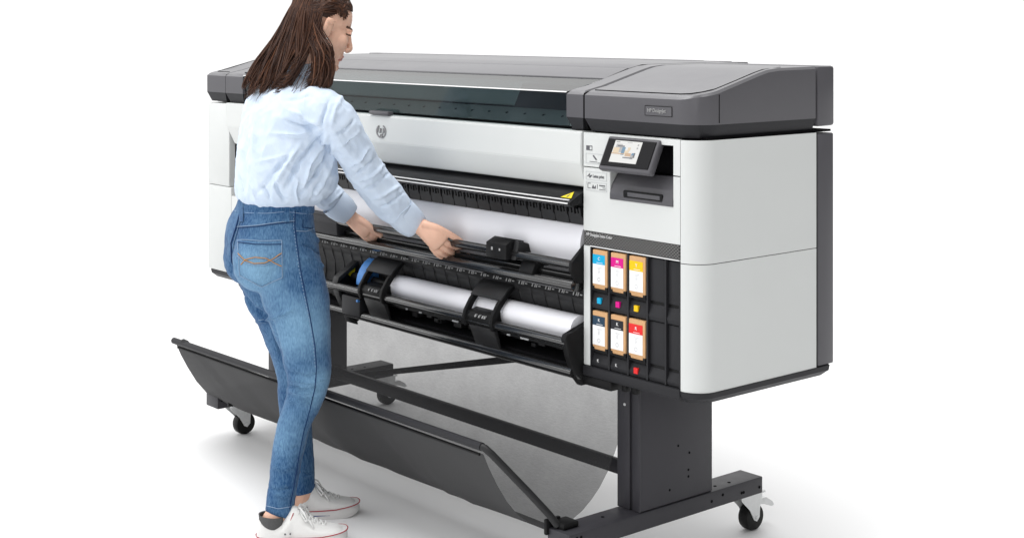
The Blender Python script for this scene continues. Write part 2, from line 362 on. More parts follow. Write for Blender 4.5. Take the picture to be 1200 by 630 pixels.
b = nb(); box(b, -.06, .0, .4855, .556, .572, 1.2155, .005); part('rear_panel', b, M['char'], rc, smooth=40)
b = nb(); box(b, -.42, -.01, .05, .54, .575, 1.21); part('inner_frame', b, M['void'], rc)
b = nb()
def fp(x0, x1, z0, z1): box(b, x0, x1, .0, .03, z0, z1)
fp(-.4285, -.323, 1.1255, 1.2185); fp(-.323, -.088, 1.2025, 1.2185); fp(-.088, -.0645, 1.1255, 1.2185)
fpn = part('front_panel', b, M['white'], rc, label='upper white front panel around the screen')
b = nb(); fp(-.4285, -.323, .948, 1.1225); fp(-.323, -.088, .948, 1.043); fp(-.088, -.0645, .948, 1.1225)
part('front_panel', b, M['white'], rc, label='lower white front panel below the card slot')
b = nb(); box(b, -.4285, -.4025, .0, .03, .5765, .907, .002); part('edge_strip', b, M['white'], rc, smooth=40)
# recess with slot
b = nb(); box(b, -.325, -.086, .075, .085, 1.04, 1.205); box(b, -.3225, -.321, .002, .08, 1.12, 1.2025); box(b, -.090, -.0885, .002, .08, 1.12, 1.2025); box(b, -.3225, -.0885, .002, .08, 1.2005, 1.2022)
rs = part('panel_recess', b, M['black'], rc)
b = nb(); prism(b, [(.05, 1.117), (.032, 1.118), (.006, 1.085), (-.003, 1.06), (-.003, 1.0435), (.05, 1.0435)], -.3225, -.0885, bev=.002); part('card_slot_panel', b, M['char'], rs, smooth=40)
b = nb(); box(b, -.268, -.124, -.0045, .0, 1.0525, 1.0725, .004); part('card_slot', b, M['black'], rs, smooth=40)
b = nb(); box(b, -.252, -.132, -.0062, -.002, 1.057, 1.0685, .002); part('slot_flap', b, M['char'], rs, smooth=40)
# tilted display
a_ = math.atan2(.041, .084)
def tilt(bm):
    bmesh.ops.transform(bm, matrix=Matrix.Translation((0, 0, 1.2125)) @ Matrix.Rotation(-a_, 4, 'X'), verts=bm.verts); return bm
b = nb(); box(b, -.325, -.130, -.006, .018, -.0965, .001, .007, 3); ds = part('control_panel', tilt(b), M['char'], rc, smooth=40)
b = nb(); box(b, -.317, -.138, -.0085, -.002, -.0855, -.0075, .002); part('panel_glass', tilt(b), M['gloss'], ds)
def screenmat():
    m = mat('screen', (.5, .5, .5), .3); nt = m.node_tree; N = nt.nodes; L = nt.links; bs = N['Principled BSDF']
    bs.inputs['Emission Strength'].default_value = .78
    return m
def em(name, col, s=.8):
    m = mat(name, tuple(c*.15 for c in col), .3); bs = m.node_tree.nodes['Principled BSDF']
    bs.inputs['Emission Color'].default_value = (*col, 1); bs.inputs['Emission Strength'].default_value = s; return m
E_ = {k: em('screen_'+k, c) for k, c in dict(white=(.78, .78, .76), grey=(.45, .45, .45), tan=(.60, .42, .28), blue=(.16, .28, .40), dark=(.16, .16, .17), cream=(.75, .62, .45)).items()}
b = nb(); ks = list(E_); 
def px(x0, x1, z0, z1, k, y=-.0098): box(b, x0, x1, y, -.004, z0, z1, mi=ks.index(k))
px(-.287, -.186, -.074, -.012, 'white', -.0092)
px(-.278, -.255, -.032, -.022, 'grey'); px(-.272, -.246, -.029, -.026, 'dark', -.0101); px(-.284, -.262, -.047, -.032, 'cream'); px(-.262, -.247, -.045, -.028, 'grey'); px(-.252, -.241, -.052, -.030, 'blue', -.0101)
px(-.240, -.225, -.050, -.039, 'cream'); px(-.231, -.222, -.039, -.030, 'cream', -.0104); px(-.235, -.214, -.055, -.046, 'tan', -.0101); px(-.214, -.203, -.062, -.049, 'grey'); px(-.205, -.199, -.058, -.044, 'dark'); px(-.211, -.203, -.051, -.045, 'blue', -.0104)
px(-.286, -.240, -.0505, -.048, 'tan', -.0106); px(-.240, -.205, -.0605, -.058, 'dark', -.0106)
px(-.200, -.195, -.024, -.019, 'grey'); px(-.200, -.195, -.033, -.028, 'grey'); px(-.240, -.222, -.017, -.0155, 'grey'); px(-.282, -.268, -.017, -.0155, 'dark')
part('touch_screen', tilt(b), [E_[k] for k in ks], ds)
# small printed marks on the front panel
Y = -.0007
def mk(x0, x1, z0, z1, y=Y): box(b, x0, x1, y, .002, z0, z1)
def rect(x0, x1, z0, z1, t=.0011):
    mk(x0, x1, z0, z0+t); mk(x0, x1, z1-t, z1); mk(x0, x0+t, z0+t, z1-t); mk(x1-t, x1, z0+t, z1-t)
b = nb(); mk(-.4175, -.404, 1.170, 1.183); mk(-.404, -.3935, 1.181, 1.183); mk(-.404, -.3935, 1.170, 1.172); mk(-.3955, -.3935, 1.172, 1.181)
part('printed_icon', b, M['ink'], rc)
b = nb(); rect(-.419, -.350, 1.134, 1.162); pl1 = part('printed_label', b, M['inkpale'], rc)
b = nb(); prism(b, [(-.392, 1.156), (-.388, 1.158), (-.374, 1.146), (-.379, 1.144)], Y, .002, 'y'); part('label_mark', b, M['ink'], pl1)
b = nb(); mk(-.404, -.374, 1.1385, 1.1400); part('label_mark', b, M['ink'], pl1)
b = nb(); mk(-.372, -.354, 1.1365, 1.1380); part('label_mark', b, M['ink'], pl1)
b = nb(); rect(-.419, -.336, 1.089, 1.112); pl2 = part('printed_label', b, M['inkpale'], rc)
b = nb(); prism(b, [(-.416, 1.097), (-.412, 1.1), (-.402, 1.108), (-.404, 1.1)], Y, .002, 'y'); part('label_mark', b, M['ink'], pl2)
b = nb(); prism(b, [(-.407, 1.097), (-.398, 1.1035), (-.394, 1.1005), (-.403, 1.094)], Y, .002, 'y'); part('label_mark', b, M['ink'], pl2)
text('label_lettering', 'Latex print', .0125, (-.391, -.0009, 1.1000), M['ink'], pl2, depth=.0004, sx=.8)
b = nb(); rect(-.419, -.336, 1.0595, 1.0835); pl3 = part('printed_label', b, M['inkpale'], rc)
for q in ((-.412, -.400, 1.0655, 1.0671), (-.412, -.400, 1.0785, 1.0801), (-.412, -.4105, 1.0675, 1.078), (-.374, -.3725, 1.066, 1.079), (-.366, -.342, 1.0745, 1.0775), (-.352, -.340, 1.0695, 1.071), (-.366, -.341, 1.0645, 1.066)):
    b = nb(); mk(*q); part('label_mark', b, M['ink'], pl3)
b = nb(); prism(b, [(-.396, 1.066), (-.390, 1.077), (-.386, 1.069), (-.380, 1.076), (-.379, 1.066)], Y, .002, 'y'); part('label_mark', b, M['ink'], pl3)
# vent band
b = nb(); box(b, -.4255, -.0655, -.002, .02, .9085, .9462, .0015); vb = part('vent_band', b, M['vent'], rc)
text('vent_lettering', 'HP DesignJet Latex Color', .0115, (-.415, -.0027, .9385), M['lett'], vb, depth=.0004, sx=.84)
b = nb(); box(b, -.402, -.066, -.0012, .02, .9055, .9080); part('vent_trim', b, M['label'], vb)
# cartridge bay
b = nb(); box(b, -.4020, -.0640, .012, .05, .5765, .9045); bay = part('cartridge_bay', b, M['black'], rc)
b = nb()
for x in (-.3285, -.2555, -.1835, -.117): box(b, x-.003, x+.003, .0, .031, .577, .9045, .001)
box(b, -.4015, -.398, .0, .031, .577, .9045); box(b, -.068, -.0645, .0, .031, .577, .9045)
part('bay_divider', b, M['dark'], bay)
for xa, xb_ in ((-.398, -.3315), (-.3255, -.2585), (-.2525, -.1865), (-.1805, -.12), (-.114, -.068)):
    for z0, z1 in ((.737, .785), (.577, .618)):
        b = nb(); prism(b, [(.0305, z1), (.010, z1-.006), (.002, z0+.012), (.004, z0), (.0305, z0)], xa, xb_, bev=.0012); part('slot_door', b, M['dark'], bay, smooth=40)
    if xa > -.185:
        for z0, z1 in ((.788, .900), (.621, .734)):
            b = nb(); box(b, xa, xb_, .008, .031, z0, z1, .002); part('blank_cover', b, M['dark'], bay, smooth=40)
for x, z, k in ((-.366, .762, 'cyan'), (-.2935, .762, 'magenta'), (-.2235, .762, 'yellow_i'), (-.2245, .596, 'red')):
    b = nb(); box(b, x-.009, x+.006, -.0006, .01, z-.010, z+.006, .001); part('colour_mark', b, M[k], bay)
for x in (-.367, -.296): text('slot_mark', 'K', .012, (x-.006, -.0018, .596), M['lett'], bay)
# base tray
def trayring(k, zz): return None
b = nb()
out = [(X0+.03, .0), (X0, .03), (X0, .535), (X0+.03, .56), (-.03, .56), (0.002, .535)]+[(.002-R_+R_*math.cos(a), R_-.002-R_*math.sin(a)) for a in [PI/2*k/10 for k in range(11)]]
def ringz(k, z):
    c = V((-1.29, .28)); vs = []
    for x, y in out:
        vs.append(b.verts.new((x+(k if x < -1.29 else -k), y+(k if y < .28 else -k), z)))
    return vs
A, Bq, Cq = ringz(.018, .541), ringz(.002, .556), ringz(0, .570)
n = len(out)
for Q, W in ((A, Bq), (Bq, Cq)):
    for i in range(n): b.faces.new((Q[i], Q[(i+1) % n], W[(i+1) % n], W[i]))
b.faces.new(A); b.faces.new(Cq[::-1])
part('base_tray', b, M['dark'], smooth=35)
b = nb(); box(b, -.428, -.062, -.006, .05, .5475, .5755, .004); part('front_sill', b, M['dark'], smooth=40)

# open middle: walls and rear
b = nb(); box(b, XL-.02, XR+.0005, .30, .32, .545, 1.09); box(b, XL-.012, XL, .01, .3, .572, 1.06); box(b, XR-.0005, XR+.0008, .012, .3, .575, 1.06); part('inner_wall', b, M['void'])
# output lip
b = nb(); prism(b, [(.05, 1.062), (.026, 1.0615), (-.012, 1.046), (-.046, 1.030), (-.050, 1.026), (-.048, 1.018), (-.040, 1.014), (.05, 1.03)], XL, XR-.002, bev=.0015)
lip = part('output_lip', b, M['gloss'], smooth=40)
b = nb(); prism(b, [(-.0475, 1.0320), (-.0445, 1.0335), (-.041, 1.0340), (-.0445, 1.031)], XL, XR-.01); prism(b, [(-.0515, 1.0225), (-.0498, 1.0255), (-.049, 1.0255), (-.050, 1.0215)], XL, XR-.01); part('lip_trim', b, M['lett'], lip)
b = nb(); yn = V((0, -.40, .916))
def stick(x, y0, hgt, wd, mi=0, off=.0012):
    pts = [(-wd/2, 0), (wd/2, 0), (0, hgt)]
    t = V((0, .912, .41)); nn = V((0, -.41, .912)); o_ = V((x, y0, 1.0315+.45*(y0+.046)))
    vs = [b.verts.new(o_+V((p[0], 0, 0))+t*p[1]+nn*off) for p in pts]; f = b.faces.new(vs); f.material_index = mi
stick(-.462, -.036, .034, .044); stick(-.462, -.032, .018, .008, 1, .0018)
part('warning_sticker', b, [M['yellow'], M['ink']], lip)
# comb of guide fingers under the lip
b = nb(); box(b, XL, XR-.002, .025, .04, .94, 1.03); gb = part('guide_comb', b, M['black'])
def finger():
    b = nb()
    prism(b, [(-.026, .958), (-.030, .972), (-.030, .990), (-.026, .994), (-.026, 1.004), (-.019, 1.004), (-.019, .990), (-.012, .990), (-.012, 1.008), (-.006, 1.008), (-.006, .988), (.002, .988), (.002, 1.002), (.008, 1.002), (.008, .990), (.014, .990), (.014, 1.006), (.021, 1.006), (.021, .984), (.026, .978), (.026, .958)], .010, .03, 'y')
    for v in b.verts: v.co.y += (v.co.z-.958)*-.18+.004
    return b
b = finger(); st = XR-.04
for v in b.verts: v.co.x += st
f0 = part('guide_finger', b, M['rib'], gb)
for k in range(1, 31): copy_tree(f0, gb, (-.0585*k, 0, 0))

# upper handling bar (held by the person) and rails
BY, BZ = -.030, .853
b = nb(); tube(b, [(XL, BY, BZ), (XR-.012, BY, BZ)], .0125, 16); tb = part('handling_bar', b, M['tube'], smooth=40)
b = nb(); prism(b, [(-.016, .8205), (.0, .829), (.03, .829), (.03, .812), (-.01, .806)], XL, XR-.01, bev=.002); part('rail', b, M['tube'], smooth=40)
b = nb(); prism(b, [(-.040, .798), (-.033, .8075), (.02, .8085), (.02, .776), (-.030, .778), (-.040, .788)], XL, XR-.008, bev=.003); part('rail', b, M['tube'], smooth=40)
b = nb(); prism(b, [(-.062, .838), (-.062, .882), (-.03, .896), (.02, .885), (.04, .845), (.0, .838)], -.782, -.690, bev=.003); cl = part('bar_clip', b, M['black'], smooth=40)
b = nb(); prism(b, [(-.045, .838), (-.03, .893), (.015, .88), (.04, .845), (.0, .84)], -.6895, -.668, bev=.003); part('clip_tab', b, M['rib'], cl, smooth=40)
b = nb(); box(b, -.757, -.750, -.0625, -.055, .861, .870); box(b, -.722, -.716, -.0625, -.055, .862, .869); part('clip_mark', b, M['mark'], cl)
b = nb(); prism(b, [(-.025, .84), (.02, .845), (.045, .80), (-.03, .795), (-.042, .81)], -.66, -.60, bev=.003); part('bar_bracket', b, M['black'], smooth=40)
b = nb(); prism(b, [(-.042, .805), (-.046, .845), (-.038, .868), (.03, .868), (.03, .80)], -1.86, -1.60, bev=.004); part('bar_bracket', b, M['dark'], smooth=40)
# lower comb: tick row and curved ribs
b = nb(); box(b, XL, XR-.002, .004, .03, .755, .780); tk = part('tick_rail', b, M['black'])
def ticks():
    b = nb()
    for dx in (-.016, -.004, .003): prism(b, [(dx, .761), (dx+.003, .761), (dx+.007, .772), (dx+.0045, .772)], .002, .0042, 'y')
    prism(b, [(.014, .764), (.022, .764), (.022, .767), (.014, .767)], .002, .0042, 'y')
    return b
b = ticks()
for v in b.verts: v.co.x += XR-.03
t0 = part('tick_mark', b, M['mark'], tk)
for k in range(1, 31): copy_tree(t0, tk, (-.0585*k, 0, 0))
def rib():
    b = nb()
    prism(b, [(.010, .757), (.022, .735), (.030, .70), (.034, .66), (.030, .63), (.02, .615), (.06, .615), (.06, .757)], -.0278, .0278, bev=.004)
    return b
b = rib()
for v in b.verts: v.co.x += XR-.034
r0 = part('guide_rib', b, M['rib'], tk, smooth=40)
for k in range(1, 31): copy_tree(r0, tk, (-.0585*k, 0, 0))
# lower bars, trough and end brackets
LBY, LBZ = -.050, .640
b = nb(); tube(b, [(XL, LBY, LBZ), (XR-.01, LBY, LBZ)], .0135, 16); part('take_up_bar', b, M['tube'], smooth=40)
b = nb(); prism(b, [(-.03, .621), (.03, .632), (.03, .612), (-.03, .612)], XL, XR-.01, bev=.002); part('trough', b, M['black'])
b = nb(); box(b, XL, XR-.01, .09, .10, .55, .75); tro = part('trough', b, M['black'])
b = nb(); tube(b, [(XL, -.030, .556), (XR-.005, -.030, .556)], .0155, 16); prism(b, [(-.028, .549), (.03, .56), (.06, .53), (.04, .522), (-.02, .537)], XL, XR, bev=.002); part('lower_bar', b, M['tube'], smooth=40)
b = nb()
rnd = random.Random(3)
for k in range(36):
    x = XL+.03+rnd.random()*(XR-XL-.06); z = .578+rnd.random()*.03; b = nb(); box(b, x, x+.015+.03*rnd.random(), .02, .05, z, z+.008+.016*rnd.random(), .002); part('trough_fitting', b, M['rib'], tro)
b = nb()
for x, wd in ((-.66, .035), (-.84, .008), (-.72, .012), (-1.15, .012), (-1.22, .008), (-.98, .028)): box(b, x, x+wd, -.0335, -.028, .6135, .618)
part('trough_mark', b, M['inkpale'])
b = nb(); prism(b, [(-.066, .650), (-.060, .665), (-.03, .668), (.05, .70), (.05, .53), (.02, .516), (-.006, .516), (-.030, .545), (-.050, .60)], XR-.022, XR-.001, bev=.004)
box(b, XR-.02, XR+.11, .0, .05, .520, .5465, .004); part('end_bracket', b, M['black'], smooth=40)
b = nb(); prism(b, [(-.045, .838), (-.042, .862), (.01, .905), (.03, .905), (.03, .80), (-.02, .80)], XR-.014, XR-.001, bev=.003); part('end_bracket', b, M['black'], smooth=40)
b = nb()
for x in (-.30, -.262): box(b, x, x+.018, .02, .04, .522, .5415, .003)
part('cable_clip', b, M['black'], smooth=40)

# two media clamps over the lower roll
def clamp(x0, x1):
    b = nb(); prism(b, [(-.060, .628), (-.066, .652), (-.058, .668), (-.02, .676), (-.02, .64)], x0+.012, x1-.012, bev=.003); c = part('roll_clamp', b, M['black'], smooth=40)
    for xa in (x0, x1-.013):
        b = nb(); pts = [(-.064, .622), (-.072, .645), (-.066, .668), (-.045, .700), (-.008, .738), (.028, .758), (.030, .748), (-.002, .724), (-.034, .688), (-.050, .662), (-.050, .622)]
        prism(b, pts, xa, xa+.013, bev=.002); part('clamp_arm', b, M['black'], c, smooth=40)
    b = nb(); prism(b, [(-.037, .7125), (-.006, .743), (.030, .7615), (.031, .757), (-.004, .737), (-.034, .708)], x0-.001, x1+.001, bev=.001); part('clamp_plate', b, M['rib'], c, smooth=40)
    b = nb(); prism(b, [(-.062, .628), (-.046, .630), (-.026, .565), (-.034, .562)], x0+.022, x1-.004, bev=.002); part('clamp_skirt', b, M['rib'], c, smooth=40)
    b = nb(); n = 0
    for dx in (.035, .052, .068, .078):
        xx = x0+dx+.02; prism(b, [(xx, .655), (xx+.006, .655), (xx+.010, .663), (xx+.005, .663)], -.0675, -.06, 'y')
    part('clamp_mark', b, M['mark'], c)
    return c
clamp(-.885, -.745); ca = clamp(-1.437, -1.300)
# winder end with blue hub
b = nb(); prism(b, [(-.058, .650), (-.050, .668), (.075, .745), (.10, .750), (.075, .72), (.05, .60), (.04, .515), (.025, .505), (.0, .515), (-.045, .62)], -1.600, -1.585, bev=.003); wd = part('winder_plate', b, M['black'], smooth=40)
b = nb(); prism(b, [(-.0605, .648), (-.052, .671), (.075, .748), (.105, .754), (.100, .746), (.078, .737), (-.046, .661), (-.050, .650)], -1.606, -1.575, bev=.002)
prism(b, [(-.0605, .648), (-.050, .612), (-.002, .512), (.025, .502), (.027, .509), (.004, .52), (-.042, .614), (-.050, .650)], -1.606, -1.575, bev=.002); part('winder_rim', b, M['rib'], wd, smooth=40)
b = nb(); pts = [(.042+.075*math.cos(a), .655+.088*math.sin(a)) for a in [PI*.0+PI*k/16 for k in range(17)]]; prism(b, pts, -1.50, -1.462, bev=.002); part('blue_hub', b, M['blue'], wd, smooth=40)
b = nb(); prism(b, [(-.015, .680), (.022, .700), (.012, .658)], -1.5845, -1.5835); part('yellow_sticker', b, M['yellow'], wd)
b = nb(); box(b, -1.565, -1.455, -.05, .02, .55, .618, .008); part('winder_motor', b, M['dark'], wd, smooth=40)
b = nb(); box(b, -1.462, -1.452, -.06, -.05, .605, .613, .002); part('winder_latch', b, M['blue'], wd)

# ------------------------------------------------------------------ stand
def upright(x0, x1):
    b = nb(); box(b, x0, x1, .108, .403, .1695, .543, .004); return b
BW = .087
for xr in (-.310, -2.2015):
    b = nb(); box(b, xr-BW, xr, -.163, .621, .120, .169, .003); fb = part('foot_beam', b, M['stand'], smooth=40)
    b = nb()
    for y, z in ((.443, .151), (-.12, .156), (-.135, .156), (-.147, .150), (.606, .14), (.395, .142), (.526, .139), (.535, .139)):
        b = nb(); lathe(b, [(-.002, .0045), (.0007, .0045)], (xr, y, z), 'x', 10); part('bolt_hole', b, M['void'], fb)
    for x, y in ((-.05, .007), (-.03, .443), (-.026, .5)): b = nb(); lathe(b, [(-.002, .005), (.0007, .005)], (xr+x, y, .169), 'z', 10); part('bolt_hole', b, M['void'], fb)
    b = upright(xr-BW+.002, xr-.004); up = part('stand_upright', b, M['stand'], smooth=40)
    b = nb(); box(b, xr-BW-.001, xr-.0395, .100, .1085, .17, .543, .002); box(b, xr-.030, xr-.002, .102, .1085, .17, .543, .002); part('front_flange', b, M['stand'], up, smooth=40)
    b = nb()
    for y, z in ((.259, .327), (.305, .299), (.301, .251), (.301, .232), (.224, .209)): b = nb(); lathe(b, [(-.002, .0036), (.0007, .0036)], (xr-.004, y, z), 'x', 10); part('bolt_hole', b, M['void'], up)
    b = nb(); lathe(b, [(-.003, .005), (.001, .004)], (xr-.058, .0995, .46), (0, -1, 0), 10); part('screw', b, M['steel'], up)
    for yc in (-.050, .600):
        xc = xr-.045
        b = nb(); box(b, xc-.034, xc+.034, yc-.050, yc+.048, .1135, .1195, .001); lathe(b, [(-.010, .022), (0, .024)], (xc, yc, .1135), 'z', 20)
        for s in (-1, 1):
            prism(b, [(yc-.046, .112), (yc+.046, .112), (yc+.046, .098), (yc+.036, .070), (yc+.034, .040), (yc+.022, .028), (yc+.010, .034), (yc-.010, .068), (yc-.036, .092), (yc-.046, .102)], xc+s*.0215-.0013, xc+s*.0215+.0013)
        lathe(b, [(-.027, .006), (.027, .006)], (xc, yc+.020, .0405), 'x', 14)
        cs = part('caster', b, M['steel'], smooth=40)
        b = nb(); prf = [(-.019, .010), (-.019, .030), (-.0175, .037), (-.011, .0402), (.011, .0402), (.0175, .037), (.019, .030), (.019, .010)]
        lathe(b, prf, (xc, yc+.020, .0402), 'x', 36); part('wheel', b, M['rubber'], cs, smooth=40)
        b = nb(); prism(b, [(yc+.034, .088), (yc+.070, .090), (yc+.100, .072), (yc+.108, .060), (yc+.098, .057), (yc+.064, .070), (yc+.036, .076)], xc-.018, xc+.018, bev=.002); part('brake_lever', b, M['steel'], cs, smooth=40)
b = nb(); box(b, -2.206, -.395, .245, .262, .195, .238, .002); part('cross_bar', b, M['stand'], smooth=40)
b = nb(); prism(b, [(-2.18, .168), (-2.10, .170), (-.55, .541), (-.66, .541)], .395, .4, 'y'); prism(b, [(-2.18, .165), (-2.10, .167), (-.55, .5395), (-.66, .5395)], .4005, .412, 'y'); part('diagonal_brace', b, M['stand'])

# catch basket: one mesh cloth from under the printer to the front bar
b = nb()
prof = [(.285, .548), (.268, .47), (.244, .393), (.222, .33), (.196, .277), (.168, .228), (.137, .19), (.105, .162), (.066, .136), (.02, .117), (-.03, .107), (-.08, .112), (-.13, .136), (-.175, .170), (-.215, .217), (-.25, .272), (-.277, .325), (-.296, .366)]
nx = 120; rows = []
x0f, x1f = -2.265, -.505
for (y, z), t in zip(prof, range(len(prof))):
    row = []
    f = t/(len(prof)-1)
    for i in range(nx+1):
        s = i/nx; x = x0f+(x1f-x0f)*s
        edge = min(s, 1-s)*(x1f-x0f)
        # diagonal drape folds on the front wall
        u_ = x*1.0+(z-.3)*.9
        fold = (noise.noise(V((u_*5.2, 3.1, 0)))*.007+abs(noise.noise(V((u_*7.0, 7.7, 0))))*.013)*max(0, min(1, (f-.60)*4.5))*(1-max(0, (f-.86)/.14))
        wob = noise.noise(V((x*2.3, y*5, z*5)))*.006*(1-f)*f*4
        xx = x+(.05*(f-.55)*(1 if f > .55 else 0))*-1*(1 if s > .97 else 0)*0
        row.append(b.verts.new((xx, y+fold*.6+wob, z+fold+wob*.5)))
    rows.append(row)
for k, (A, B) in enumerate(zip(rows, rows[1:])):
    for i in range(nx): b.faces.new((A[i], A[i+1], B[i+1], B[i])).material_index = 1 if k >= 10 else 0
bk = part('catch_basket', b, [M['fabric'], M['dense']], smooth=180)
b = nb(); tube(b, [(-2.275, -.3, .378), (-.505, -.3, .386)], .0115, 12); part('basket_bar', b, M['dark'], bk, smooth=40)
b = nb(); tube(b, [(-2.25, -.297, .357), (-.52, -.297, .362)], .004, 6); part('basket_hem', b, M['black'], bk, smooth=40)
for dx in (0, -1.715):
    b = nb(); P3 = [(-.515+dx*.985, -.3, .386), (-.497+dx*.985, -.298, .384), (-.482+dx*.99, -.285, .368), (-.42+dx, -.205, .262), (-.385+dx, -.163, .203), (-.372+dx, -.148, .176)]
    tube(b, P3, .0105, 10); part('basket_arm', b, M['rib'], bk, smooth=60)
    b = nb(); box(b, -.397+dx, -.345+dx, -.150, -.095, .1693, .186, .004); box(b, -.402+dx, -.39+dx, -.172, -.12, .15, .192, .003); part('arm_bracket', b, M['black'], bk, smooth=40)

# ------------------------------------------------------------------ media rolls and cartridges
rl = empty('paper_roll', (-1.4, .10, .90)); tag(rl, 'broad white paper roll behind the bar the person is holding', 'paper roll')
b = nb(); prf = [(XL+.05+1.4, .1), (XR-.018+1.4, .1)]; lathe(b, prf, (-1.4, .105, .90), 'x', 72); obj('paper', b, M['paper'], rl, smooth=40)
b = nb(); tube(b, [(XL+.01, .105, .90), (XR-.004, .105, .90)], .02, 12); obj('spindle', b, M['black'], rl, smooth=40)
r2 = empty('paper_roll', (-.86, .012, .664)); tag(r2, 'thin white paper roll clamped low in the printer, below the combs', 'paper roll')
b = nb(); lathe(b, [(-1.325+.86, .0385), (XR-.024+.86, .0385)], (-.86, .012, .667), 'x', 48); obj('paper', b, M['paper'], r2, smooth=40)
b = nb(); tube(b, [(-1.58, .012, .667), (XR-.02, .012, .667)], .014, 12); obj('spindle', b, M['black'], r2, smooth=40)

CT = [(-.391, -.334, .899, .792, 'cyan', 'cyan', 'kraft ink cartridge with a cyan band, top row', 'C'), (-.3195, -.263, .899, .792, 'magenta', 'magenta', 'kraft ink cartridge with a magenta band, top row', 'M'),
      (-.2485, -.189, .899, .792, 'yellow_i', 'yellow', 'kraft ink cartridge with a yellow band, top row', 'Y'), (-.391, -.334, .731, .625, 'navy', 'navy', 'kraft ink cartridge with a dark navy band, lower row below cyan', 'K'),
      (-.3195, -.263, .731, .625, 'black_i', 'black', 'kraft ink cartridge with a black band, lower row below magenta', 'K'), (-.2505, -.190, .731, .625, 'red', 'red', 'kraft ink cartridge with a red band, lower row below yellow', 'R')]
for xa, xb_, zt, zb, k, nm, lab, ch in CT:
    c = empty('ink_cartridge', ((xa+xb_)/2, .01, zb)); tag(c, lab, 'ink cartridge', 'ink cartridges in the open bay')
    yf = -.001
    b = nb(); prism(b, [(xa, zb+.007), (xa+.009, zb+.001), (xb_-.009, zb+.001), (xb_, zb+.007), (xb_, zt), (xa, zt)], yf, .029, 'y', bev=.0015); obj('carton', b, M['card'], c, smooth=40)
    xm = xb_-.0085; h = zt-zb
    b = nb(); box(b, xa+.001, xm, yf-.0007, yf+.004, zb+.014, zt-.0125-.026); lb = obj('paper_label', b, M['label'], c)
    b = nb(); box(b, xa+.001, xm, yf-.0008, yf+.004, zt-.0384, zt-.0125); obj('colour_band', b, M[k], c)
    xc = (xa+xm)/2
    text('band_letter', ch, .0125, (xc+.002, yf-.0014, zt-.0235), M['label'], c, align='CENTER', depth=.0004)
    b = nb(); box(b, xc-.008, xc+.016, yf-.0014, yf, zt-.035, zt-.0338); obj('band_line', b, M['label'], c)
    b = nb()
    for j, (q, wq) in enumerate(((.0, .018), (.0035, .010), (.0075, .007), (.011, .009), (.014, .005))): box(b, xc-wq*.3, xc+wq*.7, yf-.0012, yf, zt-.048-q, zt-.0472-q)
    seg_ = []
    for a in range(12):
        a0, a1 = 2*PI*a/12, 2*PI*(a+.8)/12
        prism(b, [(xc+.001+.0056*math.cos(a0), zb+.027+.0056*math.sin(a0)), (xc+.001+.0056*math.cos(a1), zb+.027+.0056*math.sin(a1)), (xc+.001+.0045*math.cos(a1), zb+.027+.0045*math.sin(a1)), (xc+.001+.0045*math.cos(a0), zb+.027+.0045*math.sin(a0))], yf-.0012, yf, 'y')
    obj('label_print', b, M['inkpale'], lb)
    b = nb(); box(b, xa-.002, xb_+.003, -.003, .03, zb-.004, zb+.0005, .001); box(b, xa-.002, xa+.007, yf-.002, .02, zb-.002, zb+.008, .001); box(b, xb_-.007, xb_+.002, yf-.002, .02, zb-.002, zb+.008, .001); obj('cartridge_latch', b, M['black'], c, smooth=40)

